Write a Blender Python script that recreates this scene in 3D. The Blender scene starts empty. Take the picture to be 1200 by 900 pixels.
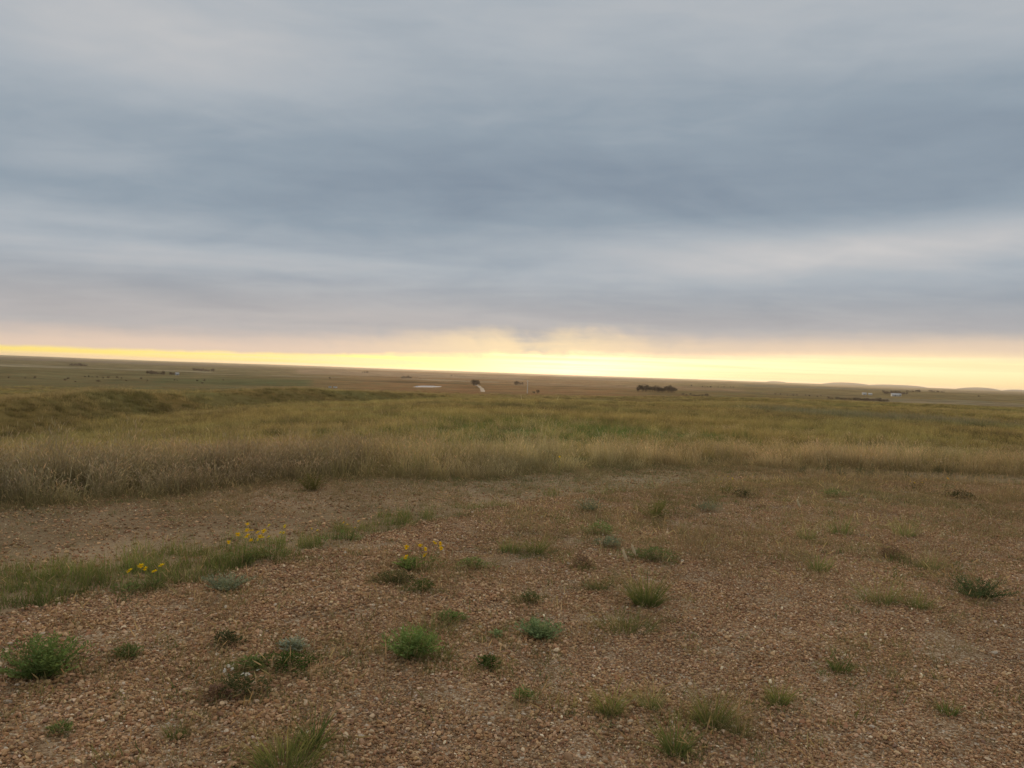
import bpy, math, random
import numpy as np
from mathutils import Matrix, Vector

# ------------------------------------------------------------------ camera, sky, sun, exposure
scene = bpy.context.scene
COL = scene.collection
EYE = 1.6
FPX = 942.0                       # focal length in pixels of a 1200 pixel wide picture
cam_d = bpy.data.cameras.new("camera")
cam = bpy.data.objects.new("camera", cam_d)
COL.objects.link(cam)
cam_d.sensor_width = 36.0
cam_d.lens = 36.0 * FPX / 1200.0
cam_d.clip_start = 0.05
cam_d.clip_end = 90000.0
CAM_R = Matrix.Rotation(math.radians(90 - 0.82), 3, 'X') @ Matrix.Rotation(math.radians(2.05), 3, 'Z')
cam.matrix_world = Matrix.Translation((0, 0, EYE)) @ CAM_R.to_4x4()
scene.camera = cam

SUN_AZ = 3.0                      # degrees right of +Y
SUN_EL = 2.0
scene.view_settings.view_transform = 'Standard'
scene.view_settings.look = 'None'
scene.view_settings.exposure = 0.28
scene.view_settings.gamma = 1.0
scene.cycles.use_denoising = True
scene.cycles.denoiser = 'OPENIMAGEDENOISE'
scene.cycles.denoising_input_passes = 'RGB_ALBEDO_NORMAL'
scene.cycles.denoising_prefilter = 'ACCURATE'
scene.cycles.max_bounces = 6
scene.cycles.volume_bounces = 0
scene.cycles.transparent_max_bounces = 8


def lin(r, g, b):
    f = lambda c: (c / 255 / 12.92) if c / 255 <= 0.04045 else ((c / 255 + 0.055) / 1.055) ** 2.4
    return (f(r), f(g), f(b), 1.0)


class Nodes:
    """small helper that writes node trees as expressions"""
    def __init__(self, tree):
        self.t = tree
        self.t.nodes.clear()

    def new(self, kind, **kw):
        n = self.t.nodes.new(kind)
        for k, v in kw.items():
            setattr(n, k, v)
        return n

    def put(self, sock, v):
        if isinstance(v, bpy.types.NodeSocket):
            self.t.links.new(v, sock)
        elif v is not None:
            sock.default_value = v

    def m(self, op, a, b=None, c=None, clamp=False):
        n = self.new('ShaderNodeMath', operation=op, use_clamp=clamp)
        for i, v in enumerate((a, b, c)):
            self.put(n.inputs[i], v)
        return n.outputs[0]

    def vm(self, op, a, b=None, scale=None):
        n = self.new('ShaderNodeVectorMath', operation=op)
        self.put(n.inputs[0], a)
        if b is not None:
            self.put(n.inputs[1], b)
        if scale is not None:
            self.put(n.inputs['Scale'], scale)
        return n.outputs['Value'] if op in ('DOT_PRODUCT', 'LENGTH') else n.outputs[0]

    def xyz(self, x, y, z):
        n = self.new('ShaderNodeCombineXYZ')
        for i, v in enumerate((x, y, z)):
            self.put(n.inputs[i], v)
        return n.outputs[0]

    def sep(self, v):
        n = self.new('ShaderNodeSeparateXYZ')
        self.put(n.inputs[0], v)
        return n.outputs

    def noise(self, vec, scale, detail=4.0, rough=0.55, dist=0.0):
        n = self.new('ShaderNodeTexNoise')
        self.put(n.inputs['Vector'], vec)
        for k, v in (('Scale', scale), ('Detail', detail), ('Roughness', rough), ('Distortion', dist)):
            self.put(n.inputs[k], v)
        return n.outputs[0]

    def mix(self, f, a, b, blend='MIX'):
        n = self.new('ShaderNodeMix', data_type='RGBA', blend_type=blend)
        self.put(n.inputs[0], f)
        self.put(n.inputs[6], a)
        self.put(n.inputs[7], b)
        return n.outputs[2]

    def ramp(self, f, stops, interp='LINEAR'):
        n = self.new('ShaderNodeValToRGB')
        cr = n.color_ramp
        cr.interpolation = interp
        while len(cr.elements) < len(stops):
            cr.elements.new(1.0)
        for e, (p, c) in zip(cr.elements, stops):
            e.position = p
            e.color = c if len(c) == 4 else (*c, 1.0)
        self.put(n.inputs[0], f)
        return n.outputs[0]

    def curve(self, f, pts):
        n = self.new('ShaderNodeFloatCurve')
        c = n.mapping.curves[0]
        while len(c.points) < len(pts):
            c.points.new(0.5, 0.5)
        for p, (x, y) in zip(c.points, pts):
            p.location = (x, y)
            p.handle_type = 'AUTO'
        n.mapping.update()
        self.put(n.inputs['Value'], f)
        return n.outputs[0]

    def smooth(self, v, a, b):
        n = self.new('ShaderNodeMapRange', interpolation_type='SMOOTHSTEP')
        self.put(n.inputs[0], v)
        self.put(n.inputs[1], a)
        self.put(n.inputs[2], b)
        n.inputs[3].default_value = 0.0
        n.inputs[4].default_value = 1.0
        return n.outputs[0]

    def gauss(self, x, mu, sig):
        d = self.m('DIVIDE', self.m('SUBTRACT', x, mu), sig)
        return self.m('EXPONENT', self.m('MULTIPLY', self.m('MULTIPLY', d, d), -1.0))


world = bpy.data.worlds.new("World")
scene.world = world
world.use_nodes = True
W = Nodes(world.node_tree)
gen = W.new('ShaderNodeTexCoord').outputs['Generated']
wd = W.sep(gen)
DEG = 180 / math.pi
az = W.m('MULTIPLY', W.m('ARCTAN2', wd[0], wd[1]), DEG)
el = W.m('MULTIPLY', W.m('ARCSINE', wd[2]), DEG)
zc = W.m('ADD', W.m('MAXIMUM', wd[2], 0.0), 0.13)
cu = W.m('DIVIDE', wd[0], zc)
cv = W.m('DIVIDE', wd[1], zc)
# the cloud deck: soft rolls running across the view, drawn out along the wind
rolls = W.noise(W.xyz(W.m('MULTIPLY', cu, 0.46), W.m('ADD', W.m('MULTIPLY', cv, 0.85), W.m('MULTIPLY', cu, -0.14)), 3.7), 1.15, 4.0, 0.5, 0.9)
wisps = W.noise(W.xyz(W.m('MULTIPLY', cu, 0.8), W.m('ADD', W.m('MULTIPLY', cv, 1.4), W.m('MULTIPLY', cu, 0.2)), 9.1), 2.0, 5.0, 0.55, 0.7)
streak = W.noise(W.xyz(W.m('MULTIPLY', az, 0.035), W.m('MULTIPLY', el, 0.42), 1.3), 1.0, 4.0, 0.5, 0.3)
# how bright the deck is, from the horizon up
el_n = W.m('DIVIDE', el, 60.0, clamp=True)
deck = W.curve(el_n, [(0, .62), (.05, .50), (.085, .36), (.125, .43), (.165, .31), (.205, .22), (.245, .27), (.30, .42), (.36, .52), (.43, .60), (.70, .72), (1, .78)])
elt = W.m('ADD', el, W.m('MULTIPLY', az, -0.075))
band = W.m('MULTIPLY', W.gauss(elt, 7.2, 1.7), W.smooth(az, -4.0, 24.0))
bandl = W.m('MULTIPLY', W.gauss(el, 7.2, 1.0), W.m('MULTIPLY', W.smooth(az, 2.0, -26.0), 1.0))
pale = W.m('MULTIPLY', W.gauss(el, 19.5, 4.5), W.gauss(az, -21.0, 12.0))
pale2 = W.m('MULTIPLY', W.gauss(el, 12.2, 1.8), W.gauss(az, -30.0, 9.0))
dark = W.m('MULTIPLY', W.gauss(el, 16.5, 5.5), W.gauss(az, 26.0, 17.0))
b = deck
for t, k in ((band, .40), (bandl, .16), (pale, .26), (pale2, .26), (dark, -.15)):
    b = W.m('ADD', b, W.m('MULTIPLY', t, k))
b = W.m('ADD', b, W.m('MULTIPLY', W.m('SUBTRACT', rolls, 0.5), 0.58))
b = W.m('ADD', b, W.m('MULTIPLY', W.m('SUBTRACT', wisps, 0.5), 0.24))
b = W.m('ADD', b, W.m('MULTIPLY', W.m('SUBTRACT', streak, 0.5), 0.20))
tatter = W.noise(W.xyz(W.m('MULTIPLY', az, 0.16), W.m('MULTIPLY', el, 0.55), 7.3), 1.0, 7.0, 0.6, 0.6)
b = W.m('ADD', b, W.m('MULTIPLY', W.m('SUBTRACT', tatter, 0.5), 0.20))
cloud = W.ramp(b, [(0.0, lin(117, 130, 144)), (0.25, lin(134, 146, 157)), (0.5, lin(156, 163, 170)), (0.75, lin(175, 176, 178)), (1.0, lin(197, 193, 190))])
low = W.m('MULTIPLY', W.smooth(el, 7.5, 2.5), W.smooth(W.m('ABSOLUTE', az), 75.0, 25.0))
cloud = W.mix(W.m('MULTIPLY', low, 0.38), cloud, lin(186, 165, 150))
# the gap under the deck, towards the sun
edge = W.m('MULTIPLY', W.curve(W.m('DIVIDE', W.m('ADD', az, 60.0), 120.0, clamp=True),
           [(0, .0), (.10, .07), (.23, .105), (.37, .15), (.44, .20), (.50, .24), (.55, .27), (.60, .29), (.67, .36), (.77, .40), (.90, .2), (1, .0)]), 5.0)
fray = W.noise(W.xyz(W.m('MULTIPLY', az, 0.33), W.m('MULTIPLY', el, 0.55), 0.0), 1.0, 5.0, 0.62, 0.4)
shaft = W.noise(W.xyz(W.m('MULTIPLY', W.m('ADD', az, W.m('MULTIPLY', el, 0.4)), 0.30), W.m('MULTIPLY', el, 0.40), 5.0), 1.0, 4.0, 0.62, 0.8)
mid = W.gauss(az, 1.0, 9.0)
e = W.m('SUBTRACT', el, edge)
e = W.m('ADD', e, W.m('MULTIPLY', W.m('SUBTRACT', fray, 0.5), W.m('ADD', 0.34, W.m('MULTIPLY', mid, 0.9))))
e = W.m('ADD', e, W.m('MULTIPLY', W.m('SUBTRACT', shaft, 0.5), W.m('ADD', 0.08, W.m('MULTIPLY', mid, 0.5))))
soft = W.m('ADD', 0.16, W.m('MULTIPLY', W.smooth(az, -14.0, 4.0), 0.34))
gap = W.smooth(e, soft, W.m('MULTIPLY', soft, -1.0))
front = W.smooth(W.m('ABSOLUTE', az), 70.0, 35.0)
fst = W.noise(W.xyz(W.m('MULTIPLY', az, 0.13), W.m('MULTIPLY', el, 1.25), 4.0), 1.0, 5.0, 0.58, 0.25)
fr2 = W.m('ADD', W.m('ADD', e, W.m('MULTIPLY', W.gauss(W.m('ADD', az, W.m('MULTIPLY', fray, 1.5)), 2.2, 1.3), 0.6)), W.m('MULTIPLY', W.m('SUBTRACT', W.m('ADD', W.m('MULTIPLY', shaft, 0.4), W.m('MULTIPLY', fst, 0.6)), 0.5), W.m('ADD', 0.9, W.m('MULTIPLY', mid, 2.4))))
fringe = W.m('MULTIPLY', W.smooth(fr2, W.m('ADD', 1.9, W.m('MULTIPLY', mid, 0.9)), 0.25), front)
cloud = W.mix(W.m('MULTIPLY', fringe, 0.92), cloud, W.mix(W.m('ADD', W.m('MULTIPLY', mid, 0.8), W.m('MULTIPLY', W.smooth(az, -5.0, 25.0), 0.25)), lin(212, 188, 168), lin(240, 214, 166)))
# clear sky seen through the gap
sky = W.new('ShaderNodeTexSky', sky_type='NISHITA', sun_disc=False)
sky.sun_elevation = math.radians(SUN_EL)
sky.sun_rotation = math.radians(SUN_AZ)
sky.air_density = 1.0
sky.dust_density = 2.0
clear = W.ramp(W.m('DIVIDE', W.m('ADD', az, 50.0), 100.0, clamp=True),
               [(0.0, (.58, .46, .14)), (0.19, (.84, .66, .17)), (0.34, (.88, .71, .19)), (0.46, (1.0, .86, .40)), (0.54, (1.3, 1.12, .70)), (0.66, (.93, .82, .50)), (0.82, (.86, .76, .44)), (1.0, (.66, .52, .26))])
layers = W.noise(W.xyz(W.m('MULTIPLY', az, 0.05), W.m('MULTIPLY', el, 2.2), 2.0), 1.0, 4.0, 0.55, 0.2)
clear = W.mix(W.m('MULTIPLY', W.smooth(layers, 0.42, 0.62), 0.75), clear, (.84, .66, .38, 1))
clear = W.mix(W.m('MULTIPLY', W.smooth(el, W.m('ADD', 0.38, W.m('MULTIPLY', W.smooth(az, 0.0, 30.0), 0.9)), 0.0), W.m('MULTIPLY', W.m('SUBTRACT', 1.0, mid), 0.6)), clear, (.84, .56, .26, 1))
clear = W.mix(1.0, clear, W.mix(1.0, sky.outputs[0], (0.02, 0.02, 0.02, 1), 'MULTIPLY'), 'ADD')
total = W.mix(gap, cloud, clear)
bg = W.new('ShaderNodeBackground')
W.put(bg.inputs['Color'], total)
bg.inputs['Strength'].default_value = 1.0
W.put(W.new('ShaderNodeOutputWorld').inputs['Surface'], bg.outputs[0])

sun_d = bpy.data.lights.new("sun", 'SUN')
sun_d.energy = 2.0
sun_d.angle = math.radians(12)
sun_d.color = (1.0, 0.76, 0.46)
sun = bpy.data.objects.new("sun", sun_d)
COL.objects.link(sun)
_a, _e = math.radians(SUN_AZ), math.radians(SUN_EL + 3.0)
sun.rotation_euler = Vector((math.sin(_a) * math.cos(_e), math.cos(_a) * math.cos(_e), math.sin(_e))).to_track_quat('Z', 'Y').to_euler()

# ------------------------------------------------------------------ helpers
rng = np.random.default_rng(7)
random.seed(7)


def _hash(ix, iy, seed):
    h = (ix.astype(np.int64) * 374761393 + iy.astype(np.int64) * 668265263 + seed * 974711) & 0x7fffffff
    h = ((h ^ (h >> 13)) * 1274126177) & 0x7fffffff
    return ((h ^ (h >> 16)) & 0xffff) / 65535.0


def vnoise(x, y, seed=0):
    x, y = np.asarray(x, float), np.asarray(y, float)
    ix, iy = np.floor(x), np.floor(y)
    fx, fy = x - ix, y - iy
    fx, fy = fx * fx * fx * (fx * (fx * 6 - 15) + 10), fy * fy * fy * (fy * (fy * 6 - 15) + 10)
    a, b_ = _hash(ix, iy, seed), _hash(ix + 1, iy, seed)
    c, d = _hash(ix, iy + 1, seed), _hash(ix + 1, iy + 1, seed)
    return (a * (1 - fx) + b_ * fx) * (1 - fy) + (c * (1 - fx) + d * fx) * fy


def fbm(x, y, wl, seed=0, octaves=3):
    """noise in -1..1 with the given wavelength in metres"""
    out, amp, tot = 0.0, 1.0, 0.0
    for k in range(octaves):
        out = out + amp * (vnoise(np.asarray(x) / wl + 17.3 * k, np.asarray(y) / wl - 9.1 * k, seed + k) * 2 - 1)
        tot += amp
        amp *= 0.5
        wl *= 0.5
    return out / tot * 1.4


def sstep(a, b_, v):
    t = np.clip((np.asarray(v, float) - a) / (b_ - a), 0, 1)
    return t * t * (3 - 2 * t)


# depression of the ground below eye level by bearing and distance (1/942 rad): a hilltop that falls to a wide plain
D_T = np.array([14, 20, 28, 36, 50, 80, 130, 220, 400, 700, 1200, 2500, 5000, 10000, 20000, 40000.])
B_T = np.array([-34, -24, -14, -4, 6, 18, 32.])
DEP_T = np.array([
    [107, 100, 95, 89, 69, 57, 47, 39, 31, 25, 18.5, 11, 6.5, 3.6, 1.6, 1.2],
    [107, 98, 89, 80, 65, 54.5, 45, 37.5, 30.5, 24.5, 18, 11, 6.5, 3.6, 1.6, 1.2],
    [107, 92, 75, 64, 53, 44, 38.5, 34, 28.5, 23, 17.5, 11, 6.3, 3.4, 1.4, 1.0],
    [107, 80, 62, 53, 45, 38, 33, 29.5, 26, 22, 17, 10.5, 6, 3.2, 1.2, .8],
    [107, 79, 60, 50.5, 43, 36, 31, 27, 23.5, 20.5, 16.5, 10, 5.6, 3.0, 1.0, .7],
    [107, 78, 58, 48, 40, 31.5, 25.5, 21, 18.5, 17.8, 15, 9.2, 5.2, 2.6, 1.0, .6],
    [107, 78, 58, 47, 39, 30, 24, 19.8, 17.6, 17, 14.4, 9, 5, 2.6, 1.0, .6]])
LD = np.linspace(math.log(8), math.log(40000), 300)
_tab = []
for row in DEP_T:
    z_row = EYE - np.interp(LD, np.log(D_T), row) / 942.0 * np.exp(LD)
    z_row = np.where(np.exp(LD) < 14, np.minimum(0, z_row + 5), z_row)
    dep = (EYE - z_row) / np.exp(LD)
    pad = np.pad(dep, 10, mode='edge')
    ker = np.exp(-0.5 * (np.arange(-10, 11) / 4.5) ** 2)
    _tab.append(np.convolve(pad, ker / ker.sum(), mode='valid'))
_tab = np.array(_tab)

RIDGE_B = [-80, -50, -34, -26, -18, -11, -5, 0]
RIDGE_D = [30, 34, 42, 58, 86, 115, 150, 190]
RIDGE_A = [1.0, 1.1, 1.25, 1.6, 1.6, 1.35, 0.7, 0.0]
POND = (-95.0, 905.0)             # centre of the pond
POND_Z = -17.6


def hgt(x, y):
    x, y = np.asarray(x, float), np.asarray(y, float)
    d = np.hypot(x, y) + 1e-6
    b_ = np.degrees(np.arctan2(x, y))
    bc = np.clip(b_, -34, 32)
    fb = np.interp(bc, B_T, np.arange(len(B_T)))
    i0 = np.clip(np.floor(fb).astype(int), 0, len(B_T) - 2)
    t = fb - i0
    t = t * t * (3 - 2 * t)
    fd = np.clip((np.log(np.maximum(d, 8.01)) - LD[0]) / (LD[1] - LD[0]), 0, len(LD) - 1.001)
    j0 = np.floor(fd).astype(int)
    s = fd - j0
    g = lambda i: _tab[i, j0] * (1 - s) + _tab[i, j0 + 1] * s
    dep = g(i0) * (1 - t) + g(i0 + 1) * t
    z = EYE - dep * d
    z = np.where(d < 8.02, 0.0, z)
    z = z * sstep(9.0, 15.0, d)
    rd = np.interp(b_, RIDGE_B, RIDGE_D) * (1 + 0.02 * fbm(x, y, 25, 61, 2))
    ra = np.interp(b_, RIDGE_B, RIDGE_A)
    off = (d - rd) / rd
    prof = np.where(off < 0, np.exp(-(off / 0.105) ** 2), np.exp(-(off / 0.30) ** 2))
    z = z + ra * prof * (1 + 0.10 * fbm(x, y, 14, 71, 2))
    z = z + 0.015 * fbm(x, y, 1.7, 3) * sstep(2, 5, d)
    z = z + 0.07 * fbm(x, y, 6, 5) * sstep(16, 30, d)
    z = z + 0.42 * fbm(x, y, 38, 11) * sstep(26, 80, d) * (1 - .65 * sstep(-4, -12, b_) * sstep(260, 150, d))
    z = z + 0.95 * fbm(x, y, 95, 13, 2) * sstep(40, 110, d) * (1 - .6 * sstep(6, 16, b_)) * (1 - .9 * sstep(-3, -11, b_))
    z = z + 2.8 * fbm(x, y, 240, 21) * sstep(200, 600, d)
    z = z + 8.0 * fbm(x, y, 1500, 31) * sstep(1200, 3500, d)
    z = z + 16.0 * fbm(x, y, 6000, 41) * sstep(4000, 9000, d)
    # basin of the pond
    pr = np.hypot((x - POND[0]) / 15.5, (y - POND[1]) / 62.0)
    z = z + (POND_Z - 0.8 - z) * sstep(1.25, 0.8, pr)
    z = np.where((pr < 2.2) & (pr > 0.9) & (y < POND[1]), np.minimum(z, POND_Z + 0.5 + 1.5 * (pr - 0.9)), z)
    return z


def H(x, y):
    return float(hgt(np.array([x]), np.array([y]))[0])


def ground_at(px, py):
    """where on the ground the line of sight through a point of the photograph ends"""
    v = CAM_R @ Vector(((px - 600) / FPX, (450 - py) / FPX, -1.0))
    v.normalize()
    t = np.geomspace(1.5, 30000, 3000)
    gz = EYE + v.z * t - hgt(v.x * t, v.y * t)
    k = np.argmax(gz < 0)
    if gz[k] >= 0:
        k = len(t) - 1
    if k > 0:
        f = gz[k - 1] / (gz[k - 1] - gz[k])
        tt = t[k - 1] + f * (t[k] - t[k - 1])
    else:
        tt = t[k]
    return Vector((v.x * tt, v.y * tt, H(v.x * tt, v.y * tt))), tt


def bearing_of(px, py):
    v = CAM_R @ Vector(((px - 600) / FPX, (450 - py) / FPX, -1.0))
    return math.degrees(math.atan2(v.x, v.y))


def polar(bdeg, d):
    a = math.radians(bdeg)
    return d * math.sin(a), d * math.cos(a)


def mesh_from(name, verts, faces, cols=None, smooth=False):
    me = bpy.data.meshes.new(name)
    me.from_pydata([tuple(v) for v in verts] if not isinstance(verts, np.ndarray) else verts.tolist(), [], faces if isinstance(faces, list) else faces.tolist())
    if cols is not None:
        at = me.color_attributes.new('tint', 'FLOAT_COLOR', 'POINT')
        c = np.ones((len(me.vertices), 4), np.float32)
        c[:, :3] = np.asarray(cols, np.float32)[:, :3]
        at.data.foreach_set('color', c.ravel())
    if smooth:
        me.polygons.foreach_set('use_smooth', np.ones(len(me.polygons), bool))
    me.update()
    return me


def obj(name, me, mat=None, parent=None, loc=None, link=True):
    o = bpy.data.objects.new(name, me)
    if mat is not None and me is not None and len(me.materials) == 0:
        me.materials.append(mat)
    if link:
        COL.objects.link(o)
    if parent is not None:
        o.parent = parent
    if loc is not None:
        o.location = loc
    return o


def tag(o, label=None, category=None, group=None, kind=None):
    for k, v in (('label', label), ('category', category), ('group', group), ('kind', kind)):
        if v:
            o[k] = v
    return o


def joined(name, me, mat, parent):
    return tag(obj(name, me, mat, parent), kind='stuff')


class MB:
    """collects vertices, faces and a colour for each vertex"""
    def __init__(self):
        self.v, self.f, self.c = [], [], []

    def quadstrip(self, pts, wid, side, col0, col1):
        n0 = len(self.v)
        n = len(pts)
        for i, p in enumerate(pts):
            t = i / (n - 1)
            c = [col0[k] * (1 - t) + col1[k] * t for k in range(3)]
            w = wid * (1 - t) ** 0.7 if i < n - 1 else 0.0
            if i == n - 1:
                self.v.append(tuple(p)); self.c.append(c)
            else:
                self.v.append((p[0] - side[0] * w / 2, p[1] - side[1] * w / 2, p[2])); self.c.append(c)
                self.v.append((p[0] + side[0] * w / 2, p[1] + side[1] * w / 2, p[2])); self.c.append(c)
        for i in range(n - 2):
            a = n0 + 2 * i
            self.f.append((a, a + 1, a + 3, a + 2))
        a = n0 + 2 * (n - 2)
        self.f.append((a, a + 1, a + 2))

    def blade(self, x, y, z, azm, length, width, lean, bend, c0, c1, segs=3, twist=None):
        dx, dy = math.cos(azm), math.sin(azm)
        tw = azm + math.pi / 2 if twist is None else twist
        side = (math.cos(tw), math.sin(tw))
        pts, ang = [(x, y, z)], lean
        px, pz = 0.0, 0.0
        st = length / segs
        for i in range(segs):
            px += st * math.sin(ang)
            pz += st * math.cos(ang)
            ang += bend / segs
            pts.append((x + dx * px, y + dy * px, z + pz))
        self.quadstrip(pts, width, side, c0, c1)
        return pts[-1], (dx * math.sin(ang), dy * math.sin(ang), math.cos(ang))

    def spindle(self, p, d, length, r, c, sides=4):
        d = Vector(d).normalized()
        u = d.orthogonal().normalized()
        w = d.cross(u)
        n0 = len(self.v)
        P = Vector(p)
        self.v.append(tuple(P)); self.c.append(c)
        for t, k in ((0.3, 1.0), (0.7, 0.75)):
            for i in range(sides):
                a = 2 * math.pi * i / sides
                self.v.append(tuple(P + d * length * t + (u * math.cos(a) + w * math.sin(a)) * r * k)); self.c.append(c)
        self.v.append(tuple(P + d * length)); self.c.append(c)
        for i in range(sides):
            j = (i + 1) % sides
            self.f.append((n0, n0 + 1 + j, n0 + 1 + i))
            self.f.append((n0 + 1 + i, n0 + 1 + j, n0 + 1 + sides + j, n0 + 1 + sides + i))
            self.f.append((n0 + 1 + sides + i, n0 + 1 + sides + j, n0 + 1 + 2 * sides))

    def leaf(self, p, d, length, width, c, tilt=0.0):
        d = Vector(d).normalized()
        u = d.cross(Vector((0, 0, 1)))
        u = u.normalized() if u.length > 1e-4 else Vector((1, 0, 0))
        n = d.cross(u)
        u = u * math.cos(tilt) + n * math.sin(tilt)
        P = Vector(p)
        n0 = len(self.v)
        for q in (P, P + d * length * .5 + u * width * .5, P + d * length, P + d * length * .5 - u * width * .5):
            self.v.append(tuple(q)); self.c.append(c)
        self.f.append((n0, n0 + 1, n0 + 2, n0 + 3))

    def mesh(self, name, smooth=False):
        return mesh_from(name, self.v, self.f, self.c, smooth)


def vary(c, amt=0.2, rnd=random):
    k = 1 + rnd.uniform(-amt, amt)
    return (c[0] * k * (1 + rnd.uniform(-.08, .08)), c[1] * k, c[2] * k * (1 + rnd.uniform(-.12, .12)))


# ------------------------------------------------------------------ materials
def new_mat(name):
    mt = bpy.data.materials.new(name)
    mt.use_nodes = True
    return mt, Nodes(mt.node_tree)


def foliage_mat(name, spread=0.35, trans=0.3):
    mt, N = new_mat(name)
    at = N.new('ShaderNodeAttribute', attribute_name='tint').outputs['Color']
    rnd = N.new('ShaderNodeObjectInfo').outputs['Random']
    k = N.m('ADD', 1 - spread / 2, N.m('MULTIPLY', rnd, spread))
    pos = N.new('ShaderNodeNewGeometry').outputs['Position']
    n = N.noise(pos, 0.35, 3.0)
    k = N.m('MULTIPLY', k, N.m('ADD', 0.68, N.m('MULTIPLY', n, 0.64)))
    c = N.mix(1.0, at, N.xyz(k, k, k), 'MULTIPLY')
    hue = N.smooth(N.noise(pos, 0.11, 3.0), 0.42, 0.62)
    c = N.mix(1.0, c, N.mix(hue, (1.03, 1.0, 0.94, 1), (0.96, 1.03, 0.95, 1)), 'MULTIPLY')
    d = N.new('ShaderNodeBsdfDiffuse'); N.put(d.inputs[0], c)
    t = N.new('ShaderNodeBsdfTranslucent'); N.put(t.inputs[0], c)
    mx = N.new('ShaderNodeMixShader'); mx.inputs[0].default_value = trans
    N.t.links.new(d.outputs[0], mx.inputs[1]); N.t.links.new(t.outputs[0], mx.inputs[2])
    N.put(N.new('ShaderNodeOutputMaterial').inputs[0], mx.outputs[0])
    return mt


def stone_mat(name, use_obj=False):
    mt, N = new_mat(name)
    pos = N.new('ShaderNodeTexCoord').outputs['Object']
    if use_obj:
        r = N.new('ShaderNodeObjectInfo').outputs['Random']
        c = N.ramp(r, [(0, (.38, .225, .12)), (.3, (.53, .36, .21)), (.55, (.45, .27, .15)), (.75, (.62, .46, .29)), (.9, (.72, .60, .44)), (1, (.38, .30, .22))])
    else:
        c = N.new('ShaderNodeAttribute', attribute_name='tint').outputs['Color']
    n = N.noise(pos, 90.0, 4.0, 0.6)
    k = N.m('ADD', 0.72, N.m('MULTIPLY', n, 0.56))
    c = N.mix(1.0, c, N.xyz(k, k, k), 'MULTIPLY')
    wpos = N.new('ShaderNodeNewGeometry').outputs['Position']
    k2 = N.m('ADD', 0.74, N.m('MULTIPLY', N.noise(wpos, 0.7, 3.0), 0.52))
    c = N.mix(1.0, c, N.xyz(k2, N.m('MULTIPLY', k2, 0.995), N.m('MULTIPLY', k2, 0.98)), 'MULTIPLY')
    p = N.new('ShaderNodeBsdfPrincipled')
    N.put(p.inputs['Base Color'], c)
    p.inputs['Roughness'].default_value = 0.85
    p.inputs['Specular IOR Level'].default_value = 0.25
    bp = N.new('ShaderNodeBump'); bp.inputs['Strength'].default_value = 0.35; bp.inputs['Distance'].default_value = 0.002
    N.put(bp.inputs['Height'], N.noise(pos, 160.0, 3.0)); N.put(p.inputs['Normal'], bp.outputs[0])
    N.put(N.new('ShaderNodeOutputMaterial').inputs[0], p.outputs[0])
    return mt


def plain_mat(name, col, rough=0.8, var=0.3, scale=8.0):
    mt, N = new_mat(name)
    pos = N.new('ShaderNodeTexCoord').outputs['Object']
    k = N.m('ADD', 1 - var / 2, N.m('MULTIPLY', N.noise(pos, scale, 4.0), var))
    c = N.mix(1.0, (*col, 1), N.xyz(k, k, k), 'MULTIPLY')
    p = N.new('ShaderNodeBsdfPrincipled')
    N.put(p.inputs['Base Color'], c)
    p.inputs['Roughness'].default_value = rough
    N.put(N.new('ShaderNodeOutputMaterial').inputs[0], p.outputs[0])
    return mt


M_LEAF = foliage_mat('plant_leaves')
M_GRASS = foliage_mat('prairie_grass', 0.5, 0.4)
M_TREE = foliage_mat('tree_leaves', 0.3, 0.15)
M_STONE = stone_mat('gravel_stone')
M_STONE_BIG = stone_mat('loose_stone', True)
M_PETAL = foliage_mat('yellow_petals', 0.2, 0.3)
M_BARK = plain_mat('bark', (.09, .07, .055))
M_WOOD = plain_mat('weathered_pole_wood', (.62, .57, .50))
M_WHITE = plain_mat('white_painted_boards', (.52, .51, .49), 0.7, 0.12, 1.0)
M_ROOF = plain_mat('grey_sheet_roof', (.22, .21, .21), 0.6, 0.2, 1.0)
M_DARK = plain_mat('dark_opening', (.04, .04, .045), 0.4)
M_TANK = plain_mat('pale_steel', (.48, .48, .46), 0.5, 0.1)
M_ROAD = plain_mat('pale_gravel_road', (.30, .22, .15), 0.95, 0.3, 0.05)

# grassland: the colour of the cover comes with the sheet, the wear and relief from noise
M_LAND, N = new_mat('grassland_ground')
pos = N.new('ShaderNodeNewGeometry').outputs['Position']
at = N.new('ShaderNodeAttribute', attribute_name='tint').outputs['Color']
dist = N.vm('LENGTH', pos)
far = N.smooth(dist, 120.0, 1200.0)
n_a = N.noise(pos, 14.0, 8.0, 0.72)
n_b = N.noise(pos, 1.3, 5.0, 0.6)
n_c = N.noise(pos, 0.09, 5.0, 0.6, 0.4)
n_d = N.noise(pos, 0.012, 5.0, 0.62, 0.5)
k = N.m('MULTIPLY', N.m('ADD', 0.40, N.m('MULTIPLY', n_a, 1.2)), N.m('ADD', 0.70, N.m('MULTIPLY', n_b, 0.60)))
k = N.m('MULTIPLY', k, N.m('ADD', 0.62, N.m('MULTIPLY', n_c, 0.76)))
k = N.m('MULTIPLY', k, N.m('ADD', 1.0, N.m('MULTIPLY', far, N.m('SUBTRACT', N.m('ADD', 0.10, N.m('MULTIPLY', n_d, 1.8)), 1.0))))
c = N.mix(1.0, at, N.xyz(k, k, k), 'MULTIPLY')
hue = N.smooth(N.noise(pos, 0.05, 5.0, 0.6, 0.5), 0.4, 0.62)
c = N.mix(1.0, c, N.mix(hue, (1.10, 0.98, 0.88, 1), (0.93, 1.02, 0.95, 1)), 'MULTIPLY')
p = N.new('ShaderNodeBsdfDiffuse'); N.put(p.inputs['Color'], c)
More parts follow.
